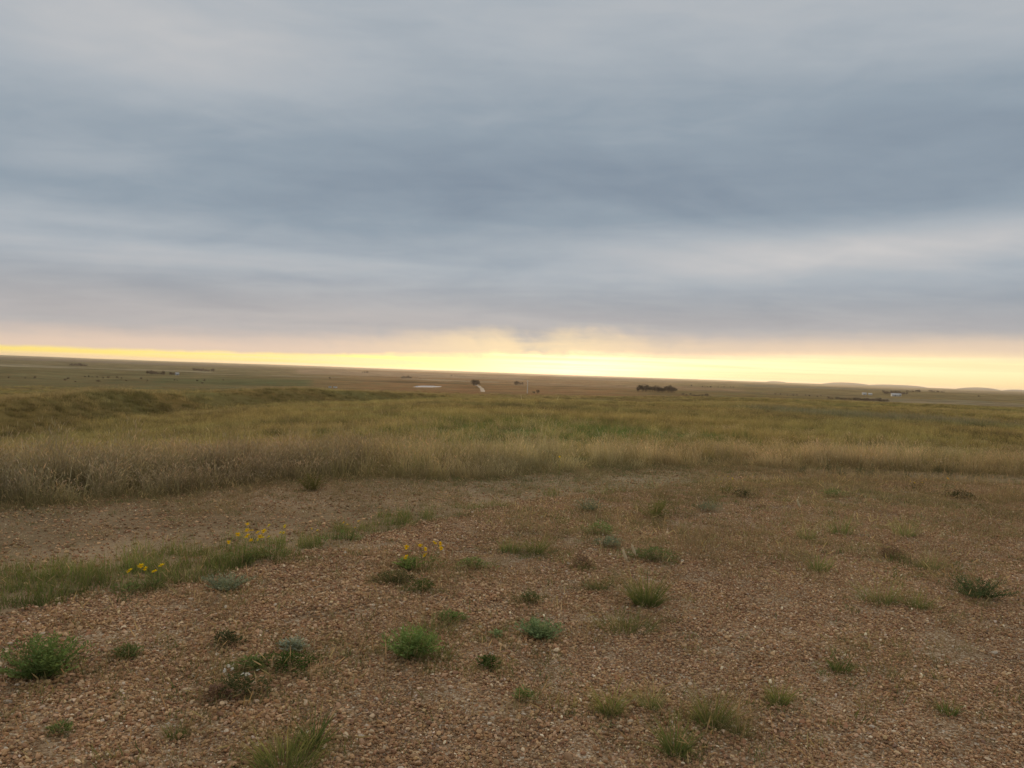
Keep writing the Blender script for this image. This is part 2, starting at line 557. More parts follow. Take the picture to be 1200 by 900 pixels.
bp = N.new('ShaderNodeBump'); bp.inputs['Strength'].default_value = 1.0; bp.inputs['Distance'].default_value = 0.06
N.put(bp.inputs['Height'], N.m('ADD', N.m('MULTIPLY', n_a, 0.35), n_b)); N.put(p.inputs['Normal'], bp.outputs[0])
N.put(N.new('ShaderNodeOutputMaterial').inputs[0], p.outputs[0])

# fine grit between the stones of the pad
M_GRIT, N = new_mat('gravel_grit')
pos = N.new('ShaderNodeNewGeometry').outputs['Position']
vo = N.new('ShaderNodeTexVoronoi'); vo.inputs['Scale'].default_value = 95.0; N.put(vo.inputs['Vector'], pos)
rndc = N.sep(vo.outputs['Color'])
c = N.ramp(rndc[0], [(0, (.17, .105, .055)), (.4, (.31, .20, .11)), (.75, (.43, .295, .175)), (.93, (.53, .41, .27)), (1, (.62, .53, .40))])
k = N.m('ADD', 0.6, N.m('MULTIPLY', N.noise(pos, 0.8, 5.0), 0.8))
c = N.mix(1.0, c, N.xyz(k, k, k), 'MULTIPLY')
p = N.new('ShaderNodeBsdfDiffuse'); N.put(p.inputs['Color'], c)
bp = N.new('ShaderNodeBump'); bp.inputs['Strength'].default_value = 1.0; bp.inputs['Distance'].default_value = 0.006
N.put(bp.inputs['Height'], N.m('SUBTRACT', 1.0, vo.outputs['Distance'])); N.put(p.inputs['Normal'], bp.outputs[0])
N.put(N.new('ShaderNodeOutputMaterial').inputs[0], p.outputs[0])

M_WATER, N = new_mat('still_water')
p = N.new('ShaderNodeBsdfPrincipled')
p.inputs['Base Color'].default_value = (.05, .055, .05, 1); p.inputs['Roughness'].default_value = 0.16; p.inputs['IOR'].default_value = 1.33
pos = N.new('ShaderNodeNewGeometry').outputs['Position']
bp = N.new('ShaderNodeBump'); bp.inputs['Strength'].default_value = 0.05; bp.inputs['Distance'].default_value = 0.02
N.put(bp.inputs['Height'], N.noise(pos, 2.0, 2.0)); N.put(p.inputs['Normal'], bp.outputs[0])
N.put(N.new('ShaderNodeOutputMaterial').inputs[0], p.outputs[0])

# ------------------------------------------------------------------ where pad, bare dirt and tall grass begin and end
def edge_table(pix, extra):
    t = [(bearing_of(*q), math.hypot(*ground_at(*q)[0].xy)) for q in pix] + extra
    t.sort()
    return np.array([a for a, _ in t]), np.array([d for _, d in t])


PAD_B, PAD_D = edge_table([(0, 722), (60, 708), (110, 701), (200, 688), (300, 664), (400, 640), (470, 620), (560, 600), (700, 580), (850, 566), (1000, 562), (1200, 568)],
                          [(-180, 20), (-150, 12), (-110, 6), (-75, 4.3), (-45, 4.4), (60, 17), (90, 22), (180, 20)])
GR_B, GR_D = edge_table([(0, 590), (100, 586), (200, 578), (300, 572), (400, 566), (450, 561), (520, 563), (600, 560), (700, 552), (800, 548), (900, 549), (1000, 551), (1100, 553), (1200, 556)],
                        [(-180, 24), (-120, 14), (-75, 8.2), (-50, 8.0), (60, 19), (90, 26), (180, 24)])


def pad_edge(x, y):
    """metres from the edge of the pad, positive on the gravel"""
    d = np.hypot(x, y)
    return np.interp(np.degrees(np.arctan2(x, y)), PAD_B, PAD_D) + 0.16 * fbm(x, y, 0.9, 81) + 0.10 * fbm(x, y, 3.1, 83) - d


def grass_edge(x, y):
    """metres into the tall grass"""
    d = np.hypot(x, y)
    return d - np.interp(np.degrees(np.arctan2(x, y)), GR_B, GR_D) - 0.35 * fbm(x, y, 1.6, 91) - 0.25 * fbm(x, y, 0.5, 93)


# ------------------------------------------------------------------ the land, one sheet to the horizon
def land_colour(x, y):
    d = np.hypot(x, y)
    b_ = np.degrees(np.arctan2(x, y))
    n1, n2 = fbm(x, y, 30, 101), fbm(x, y, 9, 103)
    mixc = lambda a, c, t: a * (1 - t[:, None]) + np.asarray(c, float)[None, :] * t[:, None]
    dirt = np.tile(np.array([.37, .285, .185]), (len(x), 1))
    dirt = mixc(dirt, (.27, .21, .13), sstep(-.2, .6, fbm(x, y, 1.4, 105)))
    ge = grass_edge(x, y)
    col = mixc(dirt, (.16, .125, .06), sstep(-0.5, 0.6, ge))
    mid = np.tile(np.array([.25, .19, .075]), (len(x), 1))
    mid = mixc(mid, (.20, .17, .065), sstep(-.1, .7, n1))
    mid = mixc(mid, (.21, .155, .06), sstep(0, .8, fbm(x, y * 0.6, 45, 107)) * 0.7)
    t = sstep(16, 26, d)
    col = col * (1 - t[:, None]) + mid * t[:, None]
    # far cover: grey green in the west, brown ahead with sunward glare painted in, olive in the east
    fl, fc, fr = np.array([.195, .16, .082]), np.array([.30, .185, .095]), np.array([.225, .17, .08])
    wl, wr = sstep(-6, -20, b_)[:, None], sstep(4, 16, b_)[:, None]
    farc = fc * (1 - wl) * (1 - wr) + fl * wl + fr * wr
    t = sstep(140, 420, d)[:, None]
    col = col * (1 - t) + farc * t
    # strips of stubble and fallow on the plain
    for (b0, b1, d0, d1, cc, skew) in FIELDS:
        dd = d * (1 + skew * (b_ - b0) / 30.0)
        m = sstep(b0 - .4, b0 + .4, b_) * sstep(b1 + .4, b1 - .4, b_) * sstep(d0 * .97, d0 * 1.03, dd) * sstep(d1 * 1.03, d1 * .97, dd)
        col = mixc(col, cc, m * .85)
    pt = sstep(0.1, .8, fbm(x, y, 700, 109)) * sstep(900, 1800, d) * .4
    col = mixc(col, (.17, .135, .075), pt)
    rd_ = np.interp(b_, RIDGE_B, RIDGE_D) * (1 + 0.02 * fbm(x, y, 25, 61, 2))
    of_ = (d - rd_) / rd_
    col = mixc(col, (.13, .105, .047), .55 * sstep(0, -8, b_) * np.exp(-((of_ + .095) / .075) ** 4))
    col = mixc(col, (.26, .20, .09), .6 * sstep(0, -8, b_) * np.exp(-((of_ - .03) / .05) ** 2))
    # rank green patch in a damp hollow, and the darker bank of the ridge
    gx, gy = GREEN
    g = sstep(1.2, .4, np.hypot((x - gx) / 5.0, (y - gy) / 9.0) + .25 * n2)
    col = mixc(col, (.14, .17, .055), g)
    return col


FIELDS = [(-40, -20.5, 2600, 3500, (.34, .29, .20), .25), (-21, -12, 1700, 2100, (.30, .24, .17), -.2), (-15, 1, 3400, 6000, (.33, .23, .15), 0), (-8, -1, 1900, 2500, (.36, .26, .17), .1),
          (0, 16, 1500, 2600, (.30, .20, .12), .1), (3, 12, 5200, 9000, (.26, .19, .12), 0), (13, 24, 1300, 1700, (.22, .165, .09), -.1), (24, 36, 1100, 1600, (.27, .22, .14), .5),
          (-34, -18, 5500, 9000, (.18, .15, .11), 0), (-24, -14, 700, 1100, (.16, .155, .075), 0), (16, 27, 3800, 6500, (.14, .13, .08), 0), (-11, -3, 1050, 1500, (.19, .125, .07), 0)]
GREEN = ground_at(640, 503)[0].xy

rings = np.concatenate([[0.0], np.linspace(0.8, 3.0, 6), np.geomspace(3.15, 40, 150), np.geomspace(40.8, 400, 130), np.geomspace(407, 42000, 170)])
angs = np.radians(np.concatenate([np.linspace(-180, -56, 42), np.arange(-54, 54.01, 0.35), np.linspace(56, 180, 42)[:-1]]))
R_, A_ = np.meshgrid(rings[1:], angs, indexing='ij')
X, Y = (R_ * np.sin(A_)).ravel(), (R_ * np.cos(A_)).ravel()
X, Y = np.concatenate([[0], X]), np.concatenate([[0], Y])
Z = hgt(X, Y)
pe = pad_edge(X, Y)
Z = Z - 0.05 * sstep(-0.25, 0.35, pe)          # bed under the gravel
na, nr = len(angs), len(rings) - 1
idx = 1 + np.arange(nr * na).reshape(nr, na)
q = np.stack([idx[:-1], np.roll(idx, -1, 1)[:-1], np.roll(idx, -1, 1)[1:], idx[1:]], -1).reshape(-1, 4)[:, ::-1]
tri = [(0, int(idx[0, (j + 1) % na]), int(idx[0, j])) for j in range(na)]
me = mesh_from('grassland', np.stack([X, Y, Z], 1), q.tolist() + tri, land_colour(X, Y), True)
land = obj('grassland', me, M_LAND)
tag(land, 'rolling prairie grassland and dirt stretching to the horizon', 'ground', kind='structure')

# the gravel pad lies on the land, its rim running under the verge
prings = np.concatenate([np.linspace(0.15, 3.0, 14), np.geomspace(3.1, 27, 110)])
pangs = np.radians(np.concatenate([np.linspace(-180, -56, 42), np.arange(-54, 54.01, 0.6), np.linspace(56, 180, 42)[:-1]]))
R_, A_ = np.meshgrid(prings, pangs, indexing='ij')
X, Y = (R_ * np.sin(A_)), (R_ * np.cos(A_))
PE = pad_edge(X.ravel(), Y.ravel()).reshape(X.shape)


def pad_z(x, y):
    e_ = pad_edge(x, y)
    return hgt(x, y) + 0.012 * fbm(x, y, 0.55, 85) + 0.012 - 0.085 * sstep(0.15, -0.30, e_)


Z = pad_z(X.ravel(), Y.ravel()).reshape(X.shape)
na = len(pangs)
idx = np.arange(X.size).reshape(X.shape)
keep = PE > -0.35
kq = keep[:-1] | keep[1:] | np.roll(keep, -1, 1)[:-1] | np.roll(keep, -1, 1)[1:]
q = np.stack([idx[:-1], np.roll(idx, -1, 1)[:-1], np.roll(idx, -1, 1)[1:], idx[1:]], -1)[kq][:, ::-1]
me = mesh_from('gravel_pad', np.stack([X.ravel(), Y.ravel(), Z.ravel()], 1), q, None, True)
pad = obj('gravel_pad', me, M_GRIT)
tag(pad, 'brown gravel lot with sparse weeds in the foreground', 'gravel', kind='structure')

# ------------------------------------------------------------------ scattering (geometry nodes, for what nobody could count)
def scatter(name, pts, rot, scl, pick, protos, label, category, parent=None):
    pc = bpy.data.collections.new(name + '_pieces')
    for i, (pm, mt) in enumerate(protos):
        o = bpy.data.objects.new('%s_piece_%02d' % (name, i), pm)
        if len(pm.materials) == 0:
            pm.materials.append(mt)
        pc.objects.link(o)
    me = bpy.data.meshes.new(name)
    me.vertices.add(len(pts))
    me.vertices.foreach_set('co', np.asarray(pts, np.float32).ravel())
    for nm, ty, dat, key in (('rot', 'FLOAT_VECTOR', rot, 'vector'), ('scl', 'FLOAT_VECTOR', scl, 'vector'), ('pick', 'INT', pick, 'value')):
        a = me.attributes.new(nm, ty, 'POINT')
        a.data.foreach_set(key, np.asarray(dat, np.int32 if ty == 'INT' else np.float32).ravel())
    o = obj(name, me, None, parent)
    ng = bpy.data.node_groups.new(name + '_scatter', 'GeometryNodeTree')
    ng.interface.new_socket('Geometry', in_out='INPUT', socket_type='NodeSocketGeometry')
    ng.interface.new_socket('Geometry', in_out='OUTPUT', socket_type='NodeSocketGeometry')
    gi, go = ng.nodes.new('NodeGroupInput'), ng.nodes.new('NodeGroupOutput')
    ip = ng.nodes.new('GeometryNodeInstanceOnPoints')
    ci = ng.nodes.new('GeometryNodeCollectionInfo')
    ci.inputs['Collection'].default_value = pc
    ci.inputs['Separate Children'].default_value = True
    ci.inputs['Reset Children'].default_value = True
    ip.inputs['Pick Instance'].default_value = True

    def named(nm, ty):
        n = ng.nodes.new('GeometryNodeInputNamedAttribute')
        n.data_type = ty
        n.inputs['Name'].default_value = nm
        return n.outputs['Attribute']
    er = ng.nodes.new('FunctionNodeEulerToRotation')
    L = ng.links.new
    L(gi.outputs[0], ip.inputs['Points'])
    L(ci.outputs[0], ip.inputs['Instance'])
    L(named('pick', 'INT'), ip.inputs['Instance Index'])
    L(named('rot', 'FLOAT_VECTOR'), er.inputs[0])
    L(er.outputs[0], ip.inputs['Rotation'])
    L(named('scl', 'FLOAT_VECTOR'), ip.inputs['Scale'])
    L(ip.outputs[0], go.inputs[0])
    md = o.modifiers.new('scatter', 'NODES')
    md.node_group = ng
    return tag(o, label, category, kind='stuff')


def rots(n, tilt=0.0):
    return np.stack([rng.normal(0, tilt, n) if tilt else np.zeros(n), rng.normal(0, tilt, n) if tilt else np.zeros(n), rng.uniform(0, 2 * math.pi, n)], 1)


def uni(s):
    return np.stack([s, s, s], 1)


def ring_points(n, dmin, dmax, bmax=58, log=False):
    n = int(n * 58 / 45)
    bmax = 58
    a = np.radians(rng.uniform(-bmax, bmax, n))
    d = np.exp(rng.uniform(math.log(dmin), math.log(dmax), n)) if log else np.sqrt(rng.uniform(dmin ** 2, dmax ** 2, n))
    return d * np.sin(a), d * np.cos(a)


# --- stones
import bmesh


def stone_shape(seed, sub=1):
    r_ = np.random.default_rng(seed)
    bm = bmesh.new()
    bmesh.ops.create_icosphere(bm, subdivisions=sub, radius=1.0)
    v = np.array([p_.co[:] for p_ in bm.verts])
    f = np.array([[w.index for w in fc.verts] for fc in bm.faces])
    bm.free()
    for _ in range(5):                         # flat broken faces
        n_ = r_.normal(size=3); n_ /= np.linalg.norm(n_)
        d_ = v @ n_
        lim = r_.uniform(.55, .85)
        v = v - np.outer(np.maximum(d_ - lim, 0), n_) * 0.9
    v = v * (1 + r_.normal(0, .05, (len(v), 1)))
    v = v * np.array([1.0, r_.uniform(.6, .9), r_.uniform(.38, .62)])
    return v, f


SHAPES = [stone_shape(s_) for s_ in range(24)]
STONE_COL = np.array([[.30, .185, .105], [.40, .265, .155], [.45, .32, .20], [.34, .20, .115], [.52, .385, .25], [.24, .15, .09], [.58, .47, .34], [.34, .28, .215], [.70, .63, .52], [.19, .13, .09]])
STONE_COL = STONE_COL * np.array([1.24, 1.11, .95])
STONE_P = np.array([.19, .2, .16, .13, .1, .09, .055, .03, .015, .03])
STONE_P = STONE_P / STONE_P.sum()


def stone_patch(seed, size, n, med, bald=0.0):
    r_ = np.random.default_rng(seed)
    V, F, C = [], [], []
    off = 0
    for i in range(n):
        v, f = SHAPES[r_.integers(len(SHAPES))]
        s_ = min(med * math.exp(r_.normal(0, .48)), med * 3.0)
        a = r_.uniform(0, 6.283)
        tx, ty = r_.normal(0, .38, 2)
        R3 = np.array(Matrix.Rotation(a, 3, 'Z') @ Matrix.Rotation(tx, 3, 'X') @ Matrix.Rotation(ty, 3, 'Y'))
        w = (v * s_) @ R3.T
        rad = size * .62 * math.sqrt(r_.uniform()); th = r_.uniform(0, 6.283)
        w = w + np.array([rad * math.cos(th), rad * math.sin(th), s_ * r_.uniform(-.1, .75)])
        col = STONE_COL[r_.choice(len(STONE_COL), p=STONE_P)] * r_.uniform(.72, 1.18) * np.array([1.0, r_.uniform(.95, 1.05), r_.uniform(.9, 1.08)])
        V.append(w); F.append(f + off); C.append(np.tile(col, (len(w), 1)))
        off += len(w)
    return mesh_from('stone_patch', np.concatenate(V), np.concatenate(F), np.concatenate(C), False)


coarse = [(stone_patch(300 + i, 0.26, 500, 0.0054), M_STONE) for i in range(7)]
fine = [(stone_patch(330 + i, 0.26, 560, 0.0044), M_STONE) for i in range(7)]
gx, gy = np.meshgrid(np.arange(-20, 26, 0.19), np.arange(0.6, 24, 0.19))
gx = gx.ravel() + rng.uniform(-.09, .09, gx.size); gy = gy.ravel() + rng.uniform(-.09, .09, gy.size)
bb = np.degrees(np.arctan2(gx, gy))
pe = pad_edge(gx, gy)
grassy = (fbm(gx, gy, 1.9, 87) + 0.55 * sstep(7, 13, np.hypot(gx, gy)) - 0.35) * sstep(4.5, 8, np.hypot(gx, gy))
ok = (np.abs(bb) < 62) & (np.hypot(gx, gy) > 1.6) & (pe > 0.02) & (fbm(gx, gy, .7, 88) + .4 * fbm(gx, gy, 2.5, 86) < 1.0) & (rng.uniform(size=gx.size) < np.clip(1.15 - np.maximum(grassy, 0) * 1.1, .12, 1))
gx, gy = gx[ok], gy[ok]
n = len(gx)
# coarser in the west, where the pad was topped up, finer and trodden in the east
cp = sstep(2.2, -1.8, gx - 0.10 * gy + 1.2 * fbm(gx, gy, 2.4, 89))
pick = np.where(rng.uniform(size=n) < cp, rng.integers(0, 7, n), rng.integers(7, 14, n))
scatter('gravel_stones', np.stack([gx, gy, pad_z(gx, gy)], 1), rots(n), uni(rng.uniform(.75, 1.4, n)), pick, coarse + fine,
        'small brown and tan stones covering the gravel lot', 'gravel')

# loose pebbles strewn over the bare dirt
sparse = [(stone_patch(360 + i, 0.5, 26, 0.0075), M_STONE) for i in range(5)]
x, y = ring_points(9000, 3.5, 16, 46)
ok = (pad_edge(x, y) < 0) & (grass_edge(x, y) < .3)
x, y = x[ok], y[ok]
scatter('dirt_pebbles', np.stack([x, y, hgt(x, y) - .002], 1), rots(len(x)), uni(rng.uniform(.7, 1.3, len(x))), rng.integers(0, 5, len(x)), sparse,
        'small pebbles strewn over the bare dirt below the tall grass', 'gravel')

# the larger stones, each one its own piece of the pad
big = []
for s_ in range(12):
    v, f = stone_shape(900 + s_, 2)
    big.append(mesh_from('stone', v, f, None, False))
cnt = 0
while cnt < 300:
    a = random.uniform(-36, 36)
    d = 3.0 + 5.2 * random.random() ** 1.5
    x, y = polar(a, d)
    if float(pad_edge(np.array([x]), np.array([y]))[0]) < 0.1 or (x > 0.3 and random.random() < .55):
        continue
    s_ = min(0.0135 * math.exp(random.gauss(0, .27)), 0.028)
    o = obj('stone', big[cnt % 12], M_STONE_BIG, pad, (x, y, float(pad_z(np.array([x]), np.array([y]))[0]) + s_ * .25))
    o.scale = (s_, s_ * random.uniform(.8, 1.1), s_ * random.uniform(.8, 1.1))
    o.rotation_euler = (random.gauss(0, .15), random.gauss(0, .15), random.uniform(0, 6.28))
    cnt += 1

# --- grasses
TAN, DRY, OLIVE, GREEN_C, DGREEN, PURPLE = (.56, .43, .23), (.42, .31, .165), (.30, .26, .085), (.20, .235, .07), (.13, .165, .05), (.36, .25, .165)


def grass_clump(seed, n, rad, hmin, hmax, wid, cols, head=0.0, base=DGREEN, headcol=PURPLE, lean=.25, segs=3):
    r_ = random.Random(seed)
    mb = MB()
    for i in range(n):
        a, rr = r_.uniform(0, 6.283), rad * math.sqrt(r_.random())
        x, y = rr * math.cos(a), rr * math.sin(a)
        c1 = vary(r_.choice(cols), .25, r_)
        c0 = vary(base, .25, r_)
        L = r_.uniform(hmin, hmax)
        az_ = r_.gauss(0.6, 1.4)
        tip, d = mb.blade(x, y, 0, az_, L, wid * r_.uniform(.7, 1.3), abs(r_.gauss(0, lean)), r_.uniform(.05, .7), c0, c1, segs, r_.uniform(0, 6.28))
        if r_.random() < head:
            mb.spindle((tip[0] - d[0] * .03, tip[1] - d[1] * .03, tip[2] - d[2] * .03), d, r_.uniform(.05, .09), r_.uniform(.0022, .0036), vary(headcol, .25, r_))
    return mb.mesh('grass_clump')


DGREEN = (.17, .21, .065)
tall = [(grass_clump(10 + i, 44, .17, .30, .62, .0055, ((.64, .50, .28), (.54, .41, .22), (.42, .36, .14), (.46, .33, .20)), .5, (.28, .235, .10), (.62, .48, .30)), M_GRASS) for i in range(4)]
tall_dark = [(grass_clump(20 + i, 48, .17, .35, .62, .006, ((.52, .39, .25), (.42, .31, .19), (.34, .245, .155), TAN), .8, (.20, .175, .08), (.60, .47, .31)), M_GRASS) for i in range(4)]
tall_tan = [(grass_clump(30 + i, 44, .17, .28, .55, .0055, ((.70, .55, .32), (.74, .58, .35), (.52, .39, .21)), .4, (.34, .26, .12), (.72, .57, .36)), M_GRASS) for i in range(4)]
stalks = [(grass_clump(110 + i, 6, .2, .5, .85, .006, ((.74, .60, .38), (.66, .50, .30), (.50, .36, .22)), 1.0, (.34, .27, .13), (.66, .52, .34), .18, 4), M_GRASS) for i in range(3)]
short = [(grass_clump(40 + i, 40, .22, .14, .34, .007, ((.48, .375, .15), (.50, .39, .17), (.38, .33, .125), (.56, .42, .20)), .08, (.30, .24, .095), TAN, .45), M_GRASS) for i in range(5)]
short_tan = [(grass_clump(70 + i, 40, .22, .16, .38, .007, (TAN, (.50, .37, .20), (.52, .40, .19)), .2, (.30, .24, .10), TAN, .4), M_GRASS) for i in range(3)]
short_dark = [(grass_clump(80 + i, 44, .22, .16, .36, .007, ((.24, .19, .09), (.30, .22, .13), (.20, .19, .07)), .15, (.13, .115, .045), PURPLE, .4), M_GRASS) for i in range(3)]
short_green = [(grass_clump(90 + i, 44, .22, .14, .32, .007, (GREEN_C, (.18, .24, .07), OLIVE), .02, (.13, .17, .05), TAN, .4), M_GRASS) for i in range(3)]
short_grey = [(grass_clump(100 + i, 50, .22, .14, .34, .009, ((.34, .31, .19), (.28, .27, .15), (.36, .32, .22)), .1, (.15, .14, .07), PURPLE, .6), M_GRASS) for i in range(3)]
green = [(grass_clump(50 + i, 46, .11, .07, .20, .005, (GREEN_C, (.17, .22, .06), OLIVE, DRY), .03, DGREEN, TAN, .5), M_GRASS) for i in range(4)]
dryw = [(grass_clump(60 + i, 24, .10, .03, .16, .0019, (DRY, TAN, (.32, .26, .13)), .1, (.25, .19, .10), TAN, .7), M_GRASS) for i in range(5)]


lowt = [(grass_clump(120 + i, 38, .10, .03, .12, .0035, (OLIVE, (.40, .33, .14), DRY, GREEN_C), .05, (.20, .19, .075), TAN, .8), M_GRASS) for i in range(3)]
greenw = [(grass_clump(65 + i, 26, .09, .02, .075, .005, (GREEN_C, OLIVE, (.16, .19, .07)), 0, (.13, .15, .06), TAN, .9), M_GRASS) for i in range(3)]


# tall grass along the rim of the hilltop
x, y = ring_points(34000, 7, 32)
ge = grass_edge(x, y)
bb = np.degrees(np.arctan2(x, y))
dens = np.where(ge > 0, np.clip(1.25 - ge / 6.5, .10, 1), 0.0) * np.clip(.62 + .9 * fbm(x, y, 1.3, 111), .12, 1) * np.interp(bb, [-14, -2, 10, 30], [1, .8, .5, .6])
ok = rng.uniform(size=len(x)) < dens
x, y, ge, bb = x[ok], y[ok], ge[ok], bb[ok]
n = len(x)
lw, tw = sstep(-4, -18, bb + 7 * fbm(x, y, 4, 113)), sstep(-10, 0, bb) * sstep(42, 22, bb)
u = rng.uniform(size=n)
nearb = sstep(5, 2, ge)
pick = np.where(u < lw * nearb * .85, 4 + rng.integers(0, 4, n), np.where(u < lw * nearb * .85 + tw * .88, 8 + rng.integers(0, 4, n), rng.integers(0, 4, n)))
st = rng.uniform(size=n) < .07
pick = np.where(st, 12 + rng.integers(0, 3, n), pick)
hs = (.62 + .38 * sstep(0, 1.0, ge)) * (1 - .55 * sstep(1.2, 5.5, ge)) * np.interp(bb, [-35, -20, 0, 15, 32], [.88, .86, .86, .84, .84]) * rng.uniform(.55, 1.15, n) * np.where(rng.uniform(size=n) < .10, 1.4, 1.0)
hs = hs * (1 + .28 * fbm(x, y, 1.8, 115))
sc = np.stack([np.ones(n), np.ones(n), hs], 1)
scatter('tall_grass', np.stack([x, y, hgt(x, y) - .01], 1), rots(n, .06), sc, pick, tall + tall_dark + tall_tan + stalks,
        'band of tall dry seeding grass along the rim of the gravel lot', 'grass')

# shorter olive grass over the slopes beyond
x1, y1 = ring_points(26000, 15, 62)
x2, y2 = ring_points(30000, 55, 160)
x3, y3 = ring_points(24000, 150, 420)
x, y = np.concatenate([x1, x2, x3]), np.concatenate([y1, y2, y3])
s0 = np.concatenate([np.full(len(x1), 1.0), np.full(len(x2), 1.25), np.full(len(x3), 1.5)])
wide = np.concatenate([np.full(len(x1), 1.15), np.full(len(x2), 2.2), np.full(len(x3), 4.5)])
pat = fbm(x, y, 12, 121) + .6 * fbm(x, y, 40, 123)
ok = (grass_edge(x, y) > 2.0) & (rng.uniform(size=len(x)) < np.clip(.75 + .5 * pat, .15, 1) * sstep(430, 200, np.hypot(x, y)))
x, y, s0, wide = x[ok], y[ok], s0[ok], wide[ok]
n = len(x)
zs = s0 * rng.uniform(.6, 1.2, n)
pick = rng.integers(0, 5, n)
u = rng.uniform(size=n)
dd, bb = np.hypot(x, y), np.degrees(np.arctan2(x, y))
rd = np.interp(bb, RIDGE_B, RIDGE_D) * (1 + 0.02 * fbm(x, y, 25, 61, 2))
off = (dd - rd) / rd
on = sstep(0, -8, bb)
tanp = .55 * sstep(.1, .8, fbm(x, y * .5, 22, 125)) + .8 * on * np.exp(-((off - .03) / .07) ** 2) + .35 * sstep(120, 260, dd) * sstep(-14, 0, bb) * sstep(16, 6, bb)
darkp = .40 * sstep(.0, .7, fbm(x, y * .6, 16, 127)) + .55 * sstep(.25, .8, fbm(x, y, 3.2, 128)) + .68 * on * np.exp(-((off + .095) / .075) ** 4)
greenp = np.exp(-np.hypot((x - GREEN[0]) / 5.0, (y - GREEN[1]) / 8.0) ** 4) * .5 + .12 * sstep(.1, .7, fbm(x, y, 33, 129))
pick = np.where(u < darkp, 8 + rng.integers(0, 3, n), np.where(u < darkp + tanp, 5 + rng.integers(0, 3, n), pick))
pick = np.where(rng.uniform(size=n) < greenp, 11 + rng.integers(0, 3, n), pick)
SAGE = ground_at(990, 487)[0].xy
sage = np.exp(-np.hypot((x - SAGE[0]) / (.085 * SAGE.length), (y - SAGE[1]) / (.26 * SAGE.length)) ** 4) * .8
hit = rng.uniform(size=n) < sage
pick = np.where(hit, 14 + rng.integers(0, 3, n), pick)
zs = np.where(hit, zs * 1.5, zs)
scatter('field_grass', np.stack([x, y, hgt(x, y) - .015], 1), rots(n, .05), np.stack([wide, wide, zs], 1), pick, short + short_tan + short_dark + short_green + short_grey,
        'olive green prairie grass over the slopes below the hilltop', 'grass')

# green verge where the gravel ends in the west
x, y = ring_points(26000, 3.2, 13, 46)
pe = pad_edge(x, y)
bb = np.degrees(np.arctan2(x, y))
wdt = np.interp(bb, [-46, -30, -18, -10, 0, 40], [.7, .56, .42, .32, .25, .22])
prob = np.exp(-((pe + wdt * .8) / wdt) ** 2) * np.clip(.85 + .5 * fbm(x, y, .8, 131), 0, 1) * np.interp(bb, [-46, -18, -10, -4, 40], [1, .8, .35, .07, .05]) * (pe < .05)
ok = rng.uniform(size=len(x)) < prob
x, y = x[ok], y[ok]
n = len(x)
scatter('verge_grass', np.stack([x, y, hgt(x, y) - .01], 1), rots(n, .08), uni(rng.uniform(.45, 1.0, n)), rng.integers(0, 4, n), green,
        'strip of short green grass along the western edge of the gravel', 'grass')

# thin dry wisps on the bare dirt and over the pad
x, y = ring_points(52000, 3.0, 19, 44)
ge, pe, d = grass_edge(x, y), pad_edge(x, y), np.hypot(x, y)
clump = sstep(.0, .8, fbm(x, y, 1.1, 141) + .5 * fbm(x, y, 3.5, 143))
prob = np.where(pe < 0, .16 + .84 * clump, .025 + clump * (.14 + .65 * sstep(4.5, 8.5, d)) + .40 * sstep(7.0, 12.0, d)) + .9 * sstep(-1.2, 0, ge) + .55 * sstep(-4.0, -.3, ge) * sstep(-16, -8, np.degrees(np.arctan2(x, y)))
ok = (ge < .5) & (rng.uniform(size=len(x)) < prob)
x, y, ge = x[ok], y[ok], ge[ok]
n = len(x)
scatter('dry_grass_wisps', np.stack([x, y, hgt(x, y) - .004], 1), rots(n, .1), uni(rng.uniform(.6, 1.4, n) * np.where(pad_edge(x, y) < 0, .62, 1.0) * (1 + .35 * sstep(-1.5, .3, ge))), np.where(rng.uniform(size=n) < .22 + .3 * sstep(-.2, .6, fbm(x, y, 2.3, 145)), 5 + rng.integers(0, 3, n), rng.integers(0, 5, n)), dryw + greenw,
        'thin dry grass wisps growing over the bare dirt and gravel', 'grass')

# ------------------------------------------------------------------ single plants on the gravel
PLANT_N = [0]


LITTER = []


def place(px, py):
    p_, t = ground_at(px, py)
    z = max(p_.z, float(pad_z(np.array([p_.x]), np.array([p_.y]))[0]))
    return Vector((p_.x, p_.y, z + .004)), t


def plant_root(name, px, py, label, category, group=None):
    PLANT_N[0] += 1
    loc, t = place(px, py)
    e_ = bpy.data.objects.new(name, None)
    e_.empty_display_size = .05
    LITTER.append((loc.x, loc.y))
    COL.objects.link(e_)
    e_.location = loc
    e_.rotation_euler = (0, 0, random.uniform(-.3, .3))
    tag(e_, label, category, group)
    return e_, t / FPX


WEED, WEED_B, WEED_L = (.20, .275, .085), (.225, .29, .135), (.26, .35, .10)
GREY_G, MATC, BROWN = (.26, .29, .18), (.20, .245, .085), (.25, .155, .10)


